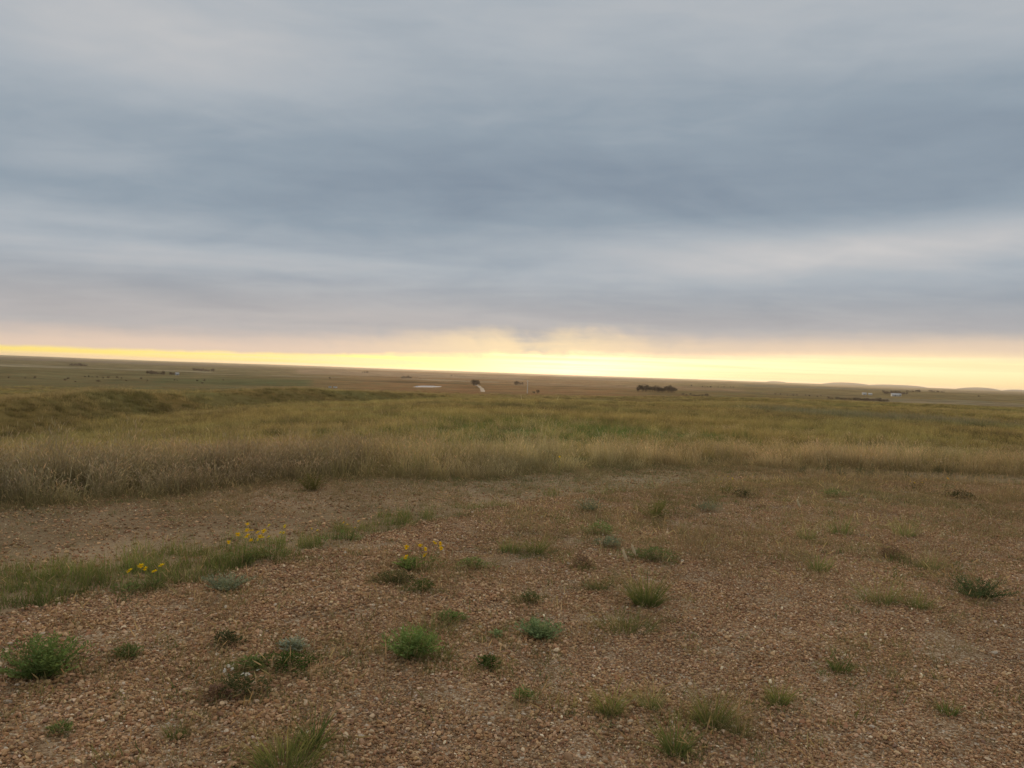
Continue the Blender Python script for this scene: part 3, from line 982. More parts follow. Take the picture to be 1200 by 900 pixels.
def weed(px, py, w, h, col, label, stems=55, group=None):
    r_, m = plant_root('feathery_weed', px, py, label, 'weed', group)
    w, h = w * m * 1.08, h * m * .88
    rr = random.Random(px * 31 + py)
    mb, sb = MB(), MB()
    for i in range(stems):
        a = rr.uniform(0, 6.283)
        reach = w / 2 * rr.random() ** .6
        top = h * (1 - .72 * (reach / (w / 2)) ** 2) * rr.uniform(.65, 1.05)
        L = math.hypot(reach, top)
        lean = math.atan2(reach, top)
        sb_n = 7
        p0 = Vector((reach * .35 * math.cos(a), reach * .35 * math.sin(a), 0))
        tip, d = sb.blade(p0.x, p0.y, 0, a, L, .004, lean * .75, lean * .35, vary((.14, .16, .06), .2, rr), vary(col, .2, rr), 3)
        for k_ in range(12):
            t = .08 + .92 * k_ / 11
            q_ = Vector((p0.x + (tip[0] - p0.x) * t, p0.y + (tip[1] - p0.y) * t, tip[2] * (t ** .9)))
            for s_ in (0, 1):
                la = a + (1.1 if s_ else -1.1) + rr.gauss(0, .5)
                mb.leaf(q_, (math.cos(la), math.sin(la), rr.uniform(.1, 1.0)), rr.uniform(.020, .040) * (1.25 - .5 * t), rr.uniform(.005, .009), vary(col, .35, rr), rr.uniform(-.8, .8))
    joined('stems', sb.mesh('stems'), M_LEAF, r_)
    joined('leaves', mb.mesh('leaves'), M_LEAF, r_)
    return r_


def tuft(px, py, w, h, cols, label, blades=60, heads=0, wid=.004, group=None, base=DGREEN):
    r_, m = plant_root('grass_tuft', px, py, label, 'grass tuft', group)
    w, h = w * m, h * m * 1.15
    blades = int(blades * 2.1)
    rr = random.Random(px * 17 + py)
    mb = MB()
    for i in range(blades):
        a = rr.uniform(0, 6.283)
        rad = w * .30 * math.sqrt(rr.random())
        L = h * rr.uniform(.40, 1.15)
        mb.blade(rad * math.cos(a), rad * math.sin(a), 0, a + rr.gauss(0, .5), L, wid * rr.uniform(.7, 1.3), abs(rr.gauss(.16, .3)) + rad / max(w, .01) * 1.7, rr.uniform(.1, 1.0), vary(base, .2, rr), vary(rr.choice(cols), .25, rr), 4, rr.uniform(0, 6.28))
    joined('blades', mb.mesh('blades'), M_LEAF, r_)
    for k_ in range(heads):
        hb = MB()
        a = rr.uniform(2.6, 3.8)
        x0 = -w * .22 * (k_ + .4)
        tip, d = hb.blade(x0, rr.gauss(0, .02), 0, a, h * (1.12 - .12 * k_), .008, .05, .35, OLIVE, TAN, 5, 0)
        hb.spindle((tip[0] - d[0] * .02, tip[1] - d[1] * .02, tip[2] - d[2] * .02), d, .10, .012, (.68, .57, .40), 6)
        for _ in range(26):
            t = rr.uniform(-.02, .06)
            hb.leaf((tip[0] + d[0] * t, tip[1] + d[1] * t, tip[2] + d[2] * t), (d[0] + rr.gauss(0, .35), d[1] + rr.gauss(0, .35), d[2] + rr.uniform(0, .4)), .045, .0025, vary((.70, .60, .44), .12, rr), rr.uniform(0, 3))
        obj('seed_head', hb.mesh('seed_head'), M_LEAF, r_)
    return r_


def mat_plant(px, py, w, h, col, label, n=170, group=None, white=0, leaf=.019, depth=.8, name='creeping_weed'):
    r_, m = plant_root(name, px, py, label, 'weed', group)
    w, h = w * m, h * m
    rr = random.Random(px * 13 + py)
    mb = MB()
    n = int(n * 2.0 * max(1.0, w / .16))
    h = max(h * 1.25, .035)
    w = w * 1.12
    for i in range(n):
        a = rr.uniform(0, 6.283)
        q_ = rr.random() ** .55
        wob = .7 + .3 * math.sin(a * 3 + px) + .15 * math.sin(a * 7 + py)
        x, y = w / 2 * q_ * wob * math.cos(a), w / 2 * depth * q_ * wob * math.sin(a)
        z = h * (1 - q_ * .6) * rr.random() ** .6 + .006
        la = a + rr.gauss(0, .9)
        mb.leaf((x, y, z), (math.cos(la), math.sin(la), rr.uniform(-.1, .9)), leaf * rr.uniform(.7, 1.6), leaf * rr.uniform(.25, .5), vary(col, .35, rr), rr.uniform(-.6, .6))
    for i in range(n // 14):
        a = rr.uniform(0, 6.283)
        L = w / 2 * rr.uniform(.4, 1)
        mb.blade(0, 0, .003, a, L, .003, 1.35, .1, vary(BROWN, .2, rr), vary(col, .2, rr), 3)
    joined('leaves', mb.mesh('leaves'), M_LEAF, r_)
    for k_ in range(white):
        flower(r_, (rr.uniform(-w * .35, w * .2), rr.uniform(-.03, .05), h + .008), .009, (.72, .70, .66), (.6, .58, .4), rr)
    return r_


def flower(parent, at_, rad, col, cc, rr):
    mb = MB()
    npet = 9
    tlt = Vector((rr.gauss(0, .35), rr.gauss(-.45, .3), 1)).normalized()
    R3 = tlt.to_track_quat('Z', 'Y').to_matrix()
    for i in range(npet):
        a = 2 * math.pi * i / npet + rr.gauss(0, .08)
        d = R3 @ Vector((math.cos(a), math.sin(a), rr.uniform(.0, .3)))
        mb.leaf(d * rad * .15, d, rad * rr.uniform(.85, 1.1), rad * .62, vary(col, .12, rr), 0)
    n0 = len(mb.v)
    mb.v.append(tuple(R3 @ Vector((0, 0, rad * .38)))); mb.c.append(cc)
    for i in range(8):
        a = 2 * math.pi * i / 8
        mb.v.append(tuple(R3 @ Vector((rad * .42 * math.cos(a), rad * .42 * math.sin(a), rad * .12)))); mb.c.append(cc)
    for i in range(8):
        mb.f.append((n0, n0 + 1 + i, n0 + 1 + (i + 1) % 8))
    return obj('flower_head', mb.mesh('flower_head'), M_PETAL, parent, at_)


def flowering(px, py, w, h, nfl, label, rad=.024, col=(.88, .58, .015), lc=MATC, group=None, offs=None):
    r_, m = plant_root('flowering_plant', px, py, label, 'flower', group)
    r_.rotation_euler = (0, 0, 0)
    w, h = w * m, h * m * 1.0
    rr = random.Random(px * 7 + py)
    mb = MB()
    spots = offs or [(rr.uniform(-.5, .5), rr.uniform(.6, 1.05)) for _ in range(nfl)]
    for fx, fh in spots:
        top = Vector((fx * w, rr.uniform(-.3, .3) * w * .6, fh * h))
        b0 = Vector((fx * w * .3, rr.gauss(0, .01), 0))
        dv = top - b0
        a = math.atan2(dv.y, dv.x)
        hz = math.hypot(dv.x, dv.y)
        lean = math.atan2(hz, dv.z)
        tip, d = mb.blade(b0.x, b0.y, 0, a, dv.length, .006, lean, 0, vary((.09, .10, .04), .2, rr), vary(lc, .2, rr), 4, 0)
        for k_ in range(9):
            q_ = b0.lerp(top, rr.uniform(.1, .9))
            la = rr.uniform(0, 6.283)
            mb.leaf(q_, (math.cos(la), math.sin(la), rr.uniform(.1, .8)), rr.uniform(.02, .045), rr.uniform(.006, .011), vary(lc, .3, rr), rr.uniform(-.5, .5))
        flower(r_, tuple(top), rad * rr.uniform(.8, 1.15), col, (.62, .36, .01), rr)
    for k_ in range(90 if len(spots) > 1 else 0):
        la, q_ = rr.uniform(0, 6.283), rr.random() ** .5
        mb.leaf((w * .45 * q_ * math.cos(la), w * .3 * q_ * math.sin(la), h * .5 * rr.random() * (1 - q_ * .5)), (math.cos(la), math.sin(la), rr.uniform(.2, 1.2)), rr.uniform(.025, .05), rr.uniform(.006, .012), vary(lc, .3, rr), rr.uniform(-.6, .6))
    joined('stems', mb.mesh('stems'), M_LEAF, r_)
    return r_


YG, DRYT = (.48, .42, .14), (.62, .48, .25)
weed(50, 794, 74, 44, WEED, 'large bushy bright green feathery weed on gravel beside the grassy verge', 120)
weed(480, 772, 56, 40, WEED, 'rounded green weed with dry grass growing against its side, alone on gravel', 95)
weed(632, 750, 46, 24, WEED_B, 'blue green feathery weed on open gravel, a step from the seeding grass tuft', 55)
weed(1145, 702, 60, 20, (.10, .13, .055), 'dark green bushy weed low on the gravel beside thin yellowish grass', 50)
weed(765, 607, 46, 24, (.17, .17, .05), 'yellow green bushy weed near the far rim of the gravel', 50)
weed(690, 600, 30, 18, GREY_G, 'grey green feathery weed beside the yellow green bush near the gravel rim', 36)
weed(365, 575, 30, 24, (.20, .18, .055), 'round yellowish bush at the foot of the tall grass by the bare dirt', 50)
weed(345, 764, 28, 14, (.36, .40, .29), 'small pale blue grey weed just behind a dark green creeping mat', 24)
weed(265, 692, 46, 20, GREY_G, 'grey green leafy weed at the edge where verge meets gravel', 42)
weed(480, 669, 30, 16, WEED_L, 'light green leafy weed at the foot of the yellow flowers on gravel', 40)

tuft(757, 712, 46, 44, ((.15, .17, .045), YG, (.13, .15, .045)), 'tall green grass tuft with two pale feathery seed heads on gravel', 150, 2)
tuft(735, 738, 110, 26, (DRYT, OLIVE, (.2, .16, .08)), 'wide sprawling dry grass tuft in front of the seeding green tuft', 120, 0, .003)
tuft(628, 650, 30, 27, (YG, (.34, .30, .07), OLIVE), 'yellow tipped grass tuft growing out of a low green clump on gravel', 60)
tuft(598, 648, 36, 18, (GREEN_C, OLIVE), 'low green grass clump under the yellow tipped tuft', 70)
tuft(715, 838, 34, 36, (DRYT, YG, OLIVE), 'upright straw coloured grass tuft beside a shorter brown tuft on open gravel', 80, 0, .0035)
tuft(762, 832, 36, 28, (DRYT, (.2, .16, .09)), 'shorter brown grass tuft beside the straw coloured one on open gravel', 60, 0, .003)
tuft(835, 850, 54, 44, (DRYT, YG, OLIVE), 'largest fan shaped straw coloured grass tuft on open gravel', 110, 0, .0035)
tuft(866, 862, 34, 22, (OLIVE, DRYT), 'small olive tuft against the side of the fan shaped straw tuft', 45, 0, .003)
tuft(790, 886, 38, 40, (GREEN_C, OLIVE, (.11, .14, .04)), 'green bladed grass tuft in front of the fan shaped straw tuft', 70, 0, .004)
tuft(912, 828, 30, 28, (YG, OLIVE), 'small rounded yellow green tuft alone on fine gravel', 60, 0, .003)
tuft(368, 882, 26, 42, ((.10, .15, .06), (.12, .16, .05)), 'narrow dark green tuft of broad upright blades on gravel', 26, 0, .008)
tuft(335, 905, 105, 36, (YG, OLIVE, (.2, .19, .06)), 'broad low yellowish grass patch at the foot of the broad bladed tuft', 190, 0, .0035)
tuft(505, 742, 80, 30, (DRYT, (.2, .165, .09)), 'thin dry grass spread behind the rounded green weed', 70, 0, .003)
tuft(518, 775, 50, 30, (DRYT, OLIVE), 'dry grass leaning beside the rounded green weed', 44, 0, .003)
tuft(1030, 708, 62, 34, (YG, DRYT), 'thin tall yellowish grass tuft on gravel by the dark bushy weed', 60, 0, .003)
tuft(1074, 714, 32, 28, (YG, OLIVE), 'short yellowish tuft between the thin tall grass and the dark bushy weed', 40, 0, .003)
tuft(945, 634, 26, 28, (DRYT, OLIVE), 'small grass tuft with one pale seed head toward the far gravel', 40, 1)
tuft(985, 627, 44, 22, (OLIVE, (.11, .12, .045), DRYT), 'dark olive tuft beside the tuft with one seed head', 70)
tuft(1060, 629, 34, 22, (DRYT, OLIVE), 'rounded dry tuft past the dark olive tuft toward the far gravel', 55)
tuft(960, 670, 34, 22, (GREEN_C, OLIVE), 'soft green tuft on gravel below the dark olive tuft', 50)
tuft(1090, 668, 36, 24, (DRYT, (.19, .14, .09)), 'loose brown tuft on gravel below the rounded dry tuft', 36)
tuft(1110, 840, 26, 15, (OLIVE, GREEN_C), 'very small olive tuft alone on the finest gravel', 34)
tuft(985, 788, 30, 20, (GREEN_C, (.10, .13, .045)), 'small dark green tuft alone on fine gravel', 44)
tuft(205, 868, 28, 14, (GREEN_C, OLIVE), 'small green tuft on coarse gravel downhill of the white flowered mat', 40)
tuft(700, 692, 50, 22, (DRYT, GREY_G), 'sparse pale wisps on gravel beside the seeding green tuft', 26)

mat_plant(555, 669, 48, 10, MATC, 'dark green creeping mat beside the yellow flowers on gravel')
mat_plant(495, 697, 30, 14, (.105, .15, .04), 'small bright green creeping mat on gravel below the yellow flowers')
mat_plant(462, 684, 70, 8, (.12, .12, .05), 'flat olive creeping mat on gravel spreading under the light green weed', 150)
mat_plant(702, 628, 46, 14, MATC, 'green creeping weed on gravel, uppermost of the three mid mats')
mat_plant(715, 643, 36, 10, GREY_G, 'grey green creeping weed between two darker mats on gravel')
mat_plant(765, 658, 74, 12, MATC, 'long dark green creeping mat on gravel behind the seeding tuft')
mat_plant(682, 668, 32, 14, BROWN, 'reddish brown withered weed on gravel', name='withered_weed')
mat_plant(338, 787, 74, 16, (.075, .12, .03), 'dark green creeping mat in front of the pale blue grey weed')
mat_plant(292, 788, 40, 12, MATC, 'smaller green creeping mat next to the dark green one')
mat_plant(283, 818, 60, 18, (.10, .11, .045), 'low creeping weed with tiny white flowers on gravel', white=9)
mat_plant(254, 824, 30, 14, BROWN, 'dark brown withered weed beside the tiny white flowers', name='withered_weed')
mat_plant(265, 760, 38, 12, (.10, .105, .05), 'small brownish green creeping weed on coarse gravel uphill of the white flowers')
mat_plant(150, 774, 28, 11, MATC, 'small green creeping weed on coarse gravel a step from the large bushy weed')
mat_plant(72, 864, 20, 9, MATC, 'tiny green sprig on coarse gravel below the large bushy weed', 80)
mat_plant(572, 786, 24, 12, (.07, .11, .03), 'small dark green rosette on gravel beside the rounded green weed')
mat_plant(582, 750, 13, 8, WEED_B, 'tiny blue green sprig on gravel uphill of the dark green rosette', 70)
mat_plant(528, 730, 34, 10, WEED, 'small broad leaved green weed among the thin dry grass', leaf=.022)
mat_plant(870, 584, 28, 8, (.07, .08, .035), 'flat dark weed beside the yellowish flowering bush near the gravel rim')
mat_plant(976, 584, 32, 8, MATC, 'flat green weed on far gravel between flowering plants')
mat_plant(1124, 586, 38, 8, (.075, .09, .035), 'flat dark weed near the orange yellow flower at the gravel rim')
mat_plant(620, 708, 34, 12, (.13, .14, .055), 'faint olive weed on gravel uphill of the blue green feathery weed')
mat_plant(612, 826, 22, 12, MATC, 'small low green weed alone on open gravel', 120)
mat_plant(1045, 655, 30, 12, BROWN, 'brown withered weed on the far fine gravel', name='withered_weed')
mat_plant(830, 600, 34, 10, GREY_G, 'grey green flat weed on gravel below the yellowish flowering bush')

flowering(497, 668, 52, 29, 8, 'yellow flowering weed standing alone on open gravel', offs=[(-.42, .75), (-.1, .92), (.0, .72), (.22, 1.08), (.34, 1.04), (.36, .84), (-.4, .42), (.0, .5)])
flowering(283, 662, 48, 34, 7, 'dense yellow flowering weed in the green verge', offs=[(.05, 1.25), (.15, .95), (.2, 1.1), (.32, 1.02), (.22, .8), (-.3, .7), (.45, 1.05), (.1, 1.1), (.38, .9), (-.1, .95)])
flowering(318, 656, 40, 36, 7, 'pale yellow flowering weed beside the dense yellow one in the verge', .017, (.72, .60, .06))
flowering(150, 698, 34, 22, 2, 'yellow flowering weed with two blooms in the verge', offs=[(-.05, 1.0), (.35, 1.3)])
flowering(178, 692, 30, 20, 3, 'yellow flowering weed with three clustered blooms in the verge', offs=[(-.25, 1.1), (.1, 1.0), (.25, 1.25)])
flowering(376, 638, 26, 18, 2, 'small yellow flowering weed where the verge thins out beside gravel', .013, (.72, .58, .05))
flowering(407, 634, 34, 24, 4, 'small yellow flowering weed with four blooms at the end of the verge', .014)
flowering(850, 580, 26, 20, 6, 'yellowish flowering bush near the far rim of the gravel', .013, (.55, .48, .06), (.16, .16, .045))
flowering(1072, 577, 42, 12, 4, 'low dark weed with yellow flowers at the far rim of the gravel', .016, (.75, .52, .02), (.06, .075, .03))
flowering(1106, 574, 22, 12, 2, 'orange yellow flower near the low dark flowering weed', .018, (.80, .42, .015))
flowering(655, 562, 14, 26, 1, 'single yellow flower in front of the tall dry grass', .02, offs=[(0, 1.0)])
WG = 'white flowers along the tall grass'
for k_, (px, py) in enumerate([(940, 556), (972, 553), (985, 557), (1008, 556), (1020, 560), (1045, 552), (1098, 556), (1104, 552), (1112, 558), (1062, 562)]):
    flowering(px, py, 10, 20, 3, 'thin stem with small white flowers at the foot of the tall grass', .011, (.66, .64, .60), (.16, .16, .08), WG)

# thin grass and litter rooted round the weeds
lx, ly = [], []
for (x, y) in LITTER:
    if math.hypot(x, y) > 9:
        continue
    for _ in range(random.randint(8, 34)):
        r_l = abs(random.gauss(0, .22))
        a = random.uniform(0, 6.283)
        lx.append(x + r_l * 1.5 * math.cos(a)); ly.append(y + r_l * math.sin(a))
lx, ly = np.array(lx), np.array(ly)
x, y = ring_points(9000, 4.6, 14.5, 40)
ok = (pad_edge(x, y) > -.6) & (rng.uniform(size=len(x)) < sstep(.25, .8, fbm(x, y, .9, 151) + .45 * fbm(x, y, 3.0, 153) + .30 * sstep(5.5, 11, np.hypot(x, y)) - .06))
x, y = x[ok], y[ok]
lx, ly = np.concatenate([lx, x]), np.concatenate([ly, y])
n = len(lx)
scatter('short_grass', np.stack([lx, ly, pad_z(lx, ly) + .002], 1), rots(n, .15), uni(rng.uniform(.35, 1.0, n)), np.where(rng.uniform(size=n) < .42, 5 + rng.integers(0, 3, n), np.where(rng.uniform(size=n) < .4, 8 + rng.integers(0, 3, n), rng.integers(0, 5, n))), dryw + greenw + lowt,
        'sparse short grass growing in patches round the weeds on the gravel', 'grass')

# ------------------------------------------------------------------ far things
def tree_mesh(seed, h, w, leaves=420, low=.08):
    rr = random.Random(seed)
    mb = MB()
    lobes = [(rr.gauss(0, w * .2), rr.gauss(0, w * .2), h * rr.uniform(.45, .8), w * rr.uniform(.2, .34)) for _ in range(9)]
    for i in range(leaves):
        lx, ly, lz, lr = rr.choice(lobes)
        v = Vector((rr.gauss(0, 1), rr.gauss(0, 1), rr.gauss(0, 1))).normalized() * lr * rr.uniform(.6, 1.1)
        pz = max(h * low, lz + v.z * 1.05)
        s_ = w * rr.uniform(.05, .11)
        mb.leaf((lx + v.x, ly + v.y, pz), (rr.gauss(0, 1), rr.gauss(0, 1), rr.gauss(0, .7)), s_ * 1.5, s_, vary((.17, .125, .09), .4, rr), rr.uniform(0, 3))
    cr = mb.mesh('crown')
    tb = MB()
    n0 = 0
    for (dx, dy, L, r0) in [(0, 0, h * .7, w * .035), (w * .16, .03 * w, h * .62, w * .02), (-w * .15, -.05 * w, h * .6, w * .02)]:
        n0 = len(tb.v)
        for k_ in range(4):
            t = k_ / 3
            for j in range(6):
                a = j * math.pi / 3
                rr_ = r0 * (1 - .75 * t)
                tb.v.append((dx * max(0, t - .2) * 1.25 + rr_ * math.cos(a), dy * t + rr_ * math.sin(a), L * t - .2)); tb.c.append((.09, .07, .05))
        for k_ in range(3):
            for j in range(6):
                tb.f.append((n0 + k_ * 6 + j, n0 + k_ * 6 + (j + 1) % 6, n0 + (k_ + 1) * 6 + (j + 1) % 6, n0 + (k_ + 1) * 6 + j))
    return cr, tb.mesh('trunk')


TREES = [tree_mesh(500 + i, 8.0, w_, 420) for i, w_ in enumerate((7, 8, 6, 9))]
SHRUBS = [tree_mesh(520 + i, 2.4, w_, 220, .02) for i, w_ in enumerate((3.6, 4.4, 3.0))]


def tree(px, d, scale, label, group=None, shrub=False, name=None, jx=0.0, py=440):
    bx = bearing_of(px, py)
    x, y = polar(bx, d)
    pool = SHRUBS if shrub else TREES
    cr, tr = random.choice(pool)
    r_ = bpy.data.objects.new(name or ('shrub' if shrub else 'broadleaf_tree'), None)
    COL.objects.link(r_)
    r_.location = (x, y, H(x, y) - .1)
    r_.rotation_euler = (0, 0, random.uniform(0, 6.28))
    s_ = scale * random.uniform(.68, 1.28)
    r_.scale = (s_ * random.uniform(.9, 1.25), s_ * random.uniform(.9, 1.25), s_)
    tag(r_, label, 'shrub' if shrub else 'tree', group)
    obj('crown', cr, M_TREE, r_)
    obj('trunk', tr, M_BARK, r_)
    return r_


def belt(px0, px1, d, n, scale, label, group, shrub=False, depth=.02, py=440):
    for i in range(n):
        px = px0 + (px1 - px0) * (i + random.uniform(.2, .8)) / n
        tree(px, d * (1 + random.uniform(-depth, depth)), scale, label, group, shrub, py=py)


belt(80, 102, 3600, 9, 1.3, 'dark tree in the short shelterbelt on the western skyline', 'trees of the western skyline shelterbelt')
belt(226, 249, 3000, 9, 1.15, 'dark tree in the shelterbelt standing before the pale western field', 'trees of the shelterbelt by the pale field')
belt(172, 192, 1500, 7, .75, 'dark tree around the small western farmyard', 'trees of the western farmyard')
belt(198, 206, 1500, 3, .55, 'low tree beside the tiny white building of the western farmyard', 'low trees by the white building')
belt(470, 482, 2600, 5, 1.25, 'dark tree in the clump beyond the pond', 'trees of the clump beyond the pond')
belt(484, 494, 2600, 3, .6, 'low tree trailing off from the clump beyond the pond', 'low trees beyond the pond')
tree(387, 1500, .55, 'lone dark tree on the plain west of the pond')
belt(424, 431, 4200, 3, 1.1, 'tiny dark tree on the skyline west of the pond', 'skyline trees west of the pond')
belt(528, 537, 4500, 3, 1.0, 'tiny dark tree on the skyline between pond and road', 'skyline trees between pond and road')
belt(554, 562, 1000, 4, .85, 'dark tree standing beside the pale winding road', 'trees beside the winding road')
belt(603, 614, 1500, 4, .8, 'small dark tree in the pale field just behind the pole', 'trees in the pale field')
belt(746, 792, 900, 20, .80, 'dark brown tree in the long dense shelterbelt east of the pole', 'trees of the long dense shelterbelt', depth=.012)
belt(798, 835, 800, 12, .8, 'low shrub in the thicket beside the long shelterbelt', 'shrubs of the thicket', True, .05)
belt(822, 836, 2300, 4, .5, 'small dark tree in the hedgerow above the thicket', 'trees of the hedgerow above the thicket')
belt(840, 862, 2600, 6, .45, 'small dark tree in the eastern hedgerow past the thicket', 'trees of the eastern hedgerow')
tree(811, 3400, .9, 'lone tree on the skyline above the long shelterbelt')
belt(1036, 1064, 2500, 14, 1.1, 'dark tree around the white eastern farm buildings', 'trees of the eastern farm')
belt(1062, 1080, 3000, 7, .9, 'low dark tree in the row trailing off from the eastern farm', 'trees of the row by the eastern farm')
belt(1088, 1108, 3400, 7, .75, 'tiny dark tree in the last skyline row past the eastern farm', 'trees of the last skyline row')
belt(970, 1042, 1050, 24, 1.25, 'dark shrub in the hollow below the eastern farm', 'shrubs of the hollow below the farm', True, .05)
belt(905, 968, 1300, 9, .9, 'scattered dark shrub along the draw leading to the farm hollow', 'shrubs along the draw', True, .06)
tree(1148, 2600, .6, 'lone low tree on the eastern skyline past the farm')
SG = 'shrubs dotted over the western plain'
for (px, d) in [(76, 900), (80, 1000), (89, 720), (100, 1050), (104, 1060), (108, 1050), (114, 1050), (115, 760), (121, 1000), (127, 1020), (137, 1030), (139, 1000), (143, 1000), (148, 900), (166, 1000), (172, 740), (173, 900), (205, 900), (208, 900), (231, 900), (237, 720), (240, 900), (262, 900), (30, 1000), (10, 980), (41, 1010)]:
    tree(px, d, .62, 'small dark shrub dotted among others on the western plain', SG, True, py=435)
tree(630, 470, .95, 'low dark shrub at the foot of the white pole', None, True, py=460)
tree(626, 462, .7, 'smaller dark shrub hugging the white pole', None, True, py=460)
for px in (577, 581, 588):
    tree(px, 640, .4, 'low dark shrub beside the near bend of the road', 'shrubs by the road bend', True, py=456)


def box(mb, x0, x1, y0, y1, z0, z1, c=(.7, .7, .7)):
    n0 = len(mb.v)
    for z in (z0, z1):
        for (x_, y_) in ((x0, y0), (x1, y0), (x1, y1), (x0, y1)):
            mb.v.append((x_, y_, z)); mb.c.append(c)
    for f in ((0, 3, 2, 1), (4, 5, 6, 7), (0, 1, 5, 4), (1, 2, 6, 5), (2, 3, 7, 6), (3, 0, 4, 7)):
        mb.f.append(tuple(n0 + i for i in f))


def building(px, d, w, dp, h, label, name='farm_building', rz=0.0, py=457, roof=None):
    bx = bearing_of(px, py)
    x, y = polar(bx, d)
    r_ = bpy.data.objects.new(name, None)
    COL.objects.link(r_)
    r_.location = (x, y, H(x, y) - .15)
    r_.rotation_euler = (0, 0, -math.radians(bx) + rz)
    tag(r_, label, 'building')
    mb = MB()
    w2, d2, rh = w / 2, dp / 2, dp * .28
    v = [(-w2, -d2, 0), (w2, -d2, 0), (w2, d2, 0), (-w2, d2, 0), (-w2, -d2, h), (w2, -d2, h), (w2, d2, h), (-w2, d2, h), (-w2, 0, h + rh), (w2, 0, h + rh)]
    wl = mesh_from('wall', v, [(0, 1, 5, 4), (1, 2, 6, 9, 5), (2, 3, 7, 6), (3, 0, 4, 8, 7)])
    obj('wall', wl, M_WHITE, r_)
    ov = .4
    t_ = .18
    v = []
    for dz in (.02, t_):
        v += [(-w2 - ov, -d2 - ov, h - ov * .56 + dz), (w2 + ov, -d2 - ov, h - ov * .56 + dz), (w2 + ov, 0, h + rh + dz), (-w2 - ov, 0, h + rh + dz), (-w2 - ov, d2 + ov, h - ov * .56 + dz), (w2 + ov, d2 + ov, h - ov * .56 + dz)]
    f = [(0, 3, 2, 1), (3, 4, 5, 2), (6, 7, 8, 9), (9, 8, 11, 10), (0, 1, 7, 6), (4, 10, 11, 5), (0, 6, 9, 3), (3, 9, 10, 4), (1, 2, 8, 7), (2, 5, 11, 8)]
    obj('roof', mesh_from('roof', v, f), roof or M_ROOF, r_)
    db = MB(); box(db, -w * .08, w * .08, -d2 - .06, -d2 + .02, .1, h * .72)
    obj('door', db.mesh('door'), M_DARK, r_)
    for sx in (-.32, .30):
        wb = MB(); box(wb, w * sx - .7, w * sx + .7, -d2 - .05, -d2 + .02, h * .42, h * .74)
        obj('window', wb.mesh('window'), M_DARK, r_)
    return r_


building(1013, 2100, 9, 7, 3.2, 'small white farmhouse left of its twin below the dark farm trees', 'farmhouse', .2, roof=M_WHITE)
building(1020, 2120, 8, 7, 3.0, 'small white outbuilding beside the farmhouse below the dark farm trees', 'outbuilding', -.1, roof=M_WHITE)
building(1049, 2000, 15, 10, 3.8, 'long white barn in front of the dark farm trees', 'barn', .15, roof=M_TANK)
building(1055, 2010, 5, 6, 4.6, 'narrow white shed against the end of the long barn', 'shed', 0, roof=M_WHITE)
building(207, 1420, 5, 4, 3.2, 'tiny white building of the western farmyard', 'shed', .4, roof=M_WHITE)

# two pale stock tanks on the plain
for k_, (px, lab) in enumerate(((387, 'pale round stock tank on the plain, smaller of a pair'), (393, 'pale round stock tank on the plain, larger of a pair'))):
    bx = bearing_of(px, 448)
    x, y = polar(bx, 620)
    r_ = bpy.data.objects.new('stock_tank', None); COL.objects.link(r_)
    r_.location = (x, y, H(x, y) - .05)
    tag(r_, lab, 'tank')
    rad = 1.1 + .35 * k_
    v, f = [], []
    for z, rr_ in ((0, rad), (1.1, rad), (1.1, rad - .08), (.75, rad - .08)):
        for j in range(20):
            a = j * math.pi / 10
            v.append((rr_ * math.cos(a), rr_ * math.sin(a), z))
    for k2 in range(3):
        for j in range(20):
            f.append((k2 * 20 + j, k2 * 20 + (j + 1) % 20, (k2 + 1) * 20 + (j + 1) % 20, (k2 + 1) * 20 + j))
    obj('tank_wall', mesh_from('tank_wall', v, f), M_TANK, r_)
    obj('water_surface', mesh_from('water_surface', [(math.cos(j * math.pi / 10) * (rad - .07), math.sin(j * math.pi / 10) * (rad - .07), .8) for j in range(20)], [tuple(range(20))]), M_WATER, r_)

# utility pole
bx = bearing_of(618, 458)
x, y = polar(bx, 455)
r_ = bpy.data.objects.new('utility_pole', None); COL.objects.link(r_)
r_.location = (x, y, H(x, y) - .2)
tag(r_, 'lone pale utility pole with a crossarm standing on the prairie', 'pole')
v, f = [], []
for z, rr_ in ((0, .22), (3.5, .19), (7.6, .15)):
    for j in range(8):
        a = j * math.pi / 4
        v.append((rr_ * math.cos(a), rr_ * math.sin(a), z))
for k2 in range(2):
    for j in range(8):
        f.append((k2 * 8 + j, k2 * 8 + (j + 1) % 8, (k2 + 1) * 8 + (j + 1) % 8, (k2 + 1) * 8 + j))
f.append(tuple(range(16, 24)))
obj('post', mesh_from('post', v, f), M_WOOD, r_)
mb = MB(); box(mb, -.9, .9, -.17, -.05, 6.9, 7.05)
obj('crossarm', mb.mesh('crossarm'), M_WOOD, r_)
for sx in (-.78, .78):
    mb = MB(); mb.spindle((sx, -.11, 7.04), (0, 0, 1), .22, .05, (.6, .6, .6), 6)
    obj('insulator', mb.mesh('insulator'), M_TANK, r_)

# pond
v = []
nv = 48
for j in range(nv):
    a = 2 * math.pi * j / nv
    k_ = 1 + .14 * math.sin(3 * a + 1) + .10 * math.sin(5 * a) + .05 * math.sin(9 * a + 2)
    v.append((POND[0] + 15 * k_ * math.cos(a), POND[1] + 60 * k_ * math.sin(a), POND_Z))
pond = obj('pond', mesh_from('pond', v, [tuple(range(nv))]), M_WATER)
tag(pond, 'small pond shining with the sky on the plain', 'water', kind='structure')

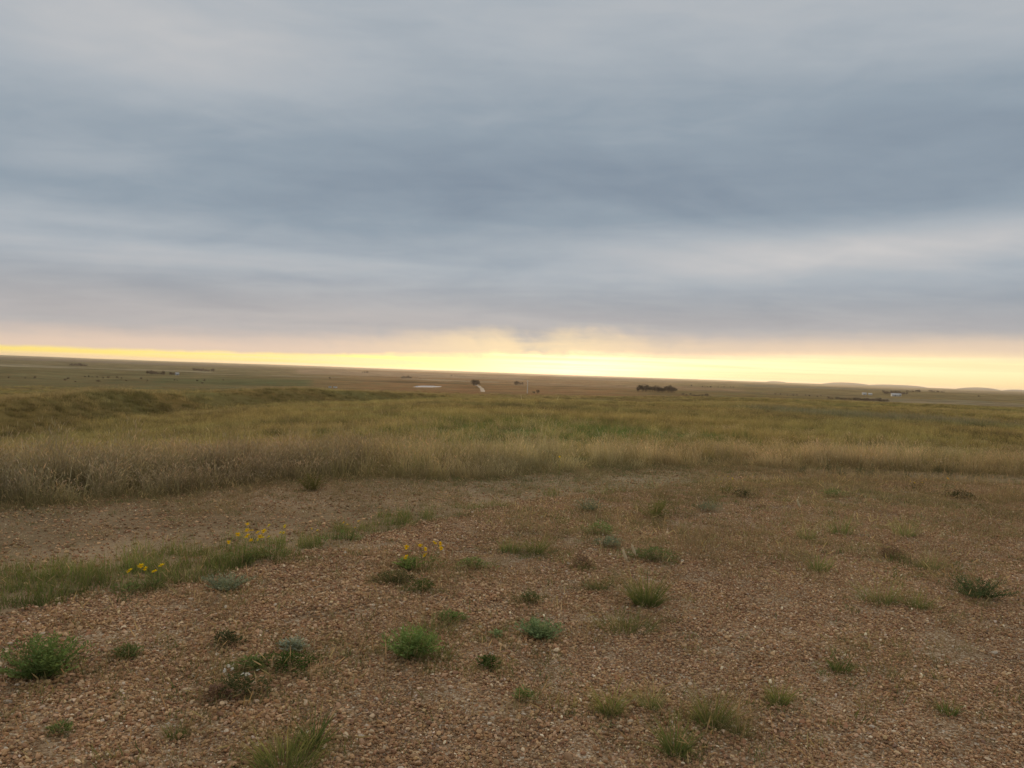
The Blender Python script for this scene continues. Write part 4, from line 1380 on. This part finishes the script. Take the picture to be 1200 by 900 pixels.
# road winding away over a rise
path = []
for (px, d) in ((572, 560), (570, 620), (566, 690), (566, 760), (565, 840), (562, 930), (559, 1030), (556, 1150), (557, 1300), (561, 1500)):
    path.append(polar(bearing_of(px, 450), d))
pts = []
for i in range(len(path) - 1):
    for t in np.linspace(0, 1, 8, endpoint=False):
        pts.append((path[i][0] * (1 - t) + path[i + 1][0] * t, path[i][1] * (1 - t) + path[i + 1][1] * t))
v, f = [], []
for i, (x, y) in enumerate(pts):
    a, b2 = pts[max(i - 2, 0)], pts[min(i + 2, len(pts) - 1)]
    tx, ty = b2[0] - a[0], b2[1] - a[1]
    L = math.hypot(tx, ty)
    nx, ny = -ty / L, tx / L
    for s_ in (-2.0, -.7, .7, 2.0):
        v.append((x + nx * s_, y + ny * s_, H(x + nx * s_, y + ny * s_) + .22))
for i in range(len(pts) - 1):
    for k2 in range(3):
        a = i * 4 + k2
        f.append((a, a + 1, a + 5, a + 4))
road = obj('gravel_road', mesh_from('gravel_road', v, f, None, True), M_ROAD)
tag(road, 'pale gravel road winding over the plain', 'road', kind='structure')

# buttes on the horizon
M_BUTTE = plain_mat('far_hill_cover', (.13, .115, .09), 0.95, 0.4, 0.002)


def butte(px, d, wpx, hpx, label, flat=2.0, lift=0.0):
    bx = bearing_of(px, 447)
    x, y = polar(bx, d)
    w, h = wpx / FPX * d, hpx / FPX * d
    z0 = H(x, y)
    v, f = [], []
    nr_, na_ = 9, 40
    rr = np.random.default_rng(px)
    ph = rr.uniform(0, 6.28, 4)
    for i in range(nr_):
        t = i / (nr_ - 1)
        for j in range(na_):
            a = 2 * math.pi * j / na_
            k_ = 1 + .10 * math.sin(2 * a + ph[0]) + .07 * math.sin(5 * a + ph[1]) + .04 * math.sin(9 * a + ph[2])
            z = h * (1 - t ** flat) * (1 + .10 * math.sin(3 * a + ph[3]) * t) - (25 if i == nr_ - 1 else 0)
            v.append((w / 2 * t * k_ * math.cos(a), w / 2 * .6 * t * k_ * math.sin(a), z + lift))
    for i in range(nr_ - 1):
        for j in range(na_):
            f.append((i * na_ + j, i * na_ + (j + 1) % na_, (i + 1) * na_ + (j + 1) % na_, (i + 1) * na_ + j)[::-1])
    o = obj('butte', mesh_from('butte', v, f, None, True), M_BUTTE, None, (x, y, z0))
    o.rotation_euler = (0, 0, -math.radians(bx))
    return tag(o, label, 'hill', kind='structure')


butte(992, 24000, 62, 3.0, 'long hazy butte behind the eastern farm', 2.4)
butte(1048, 25000, 70, 2.4, 'lower hazy butte right behind the eastern farm', 3.0)
butte(1147, 26000, 44, 2.8, 'hazy butte on the eastern horizon past the farm', 2.2)
butte(1192, 27000, 30, 2.0, 'small hazy butte at the end of the eastern horizon', 2.2)
butte(909, 24000, 24, 1.5, 'thin low hill on the horizon past the hedgerow', 3.0)

# ------------------------------------------------------------------ the air between here and the horizon
M_HAZE, N = new_mat('pale_air')
pv = N.new('ShaderNodeVolumePrincipled')
pv.inputs['Color'].default_value = (1.0, .90, .80, 1)
pv.inputs['Density'].default_value = 2.3e-5
pv.inputs['Anisotropy'].default_value = 0.55
N.put(N.new('ShaderNodeOutputMaterial').inputs['Volume'], pv.outputs[0])
mb = MB()
zmin = float(np.min([v_.co.z for v_ in land.data.vertices])) - 40
ztop = 3.0 + max(float(max((o.matrix_basis @ Vector(c_)).z for c_ in o.bound_box)) for o in COL.objects if o.type == 'MESH' and o.parent is None and o.name.split('.')[0] in ('grassland', 'butte'))
ztop = max(ztop, 8.0)
print('haze top', ztop)
box(mb, -43500, 43500, -43500, 43500, zmin, ztop)
hz = obj('haze', mb.mesh('haze'), M_HAZE)
tag(hz, 'thin pale haze lying over the prairie', 'haze', kind='stuff')
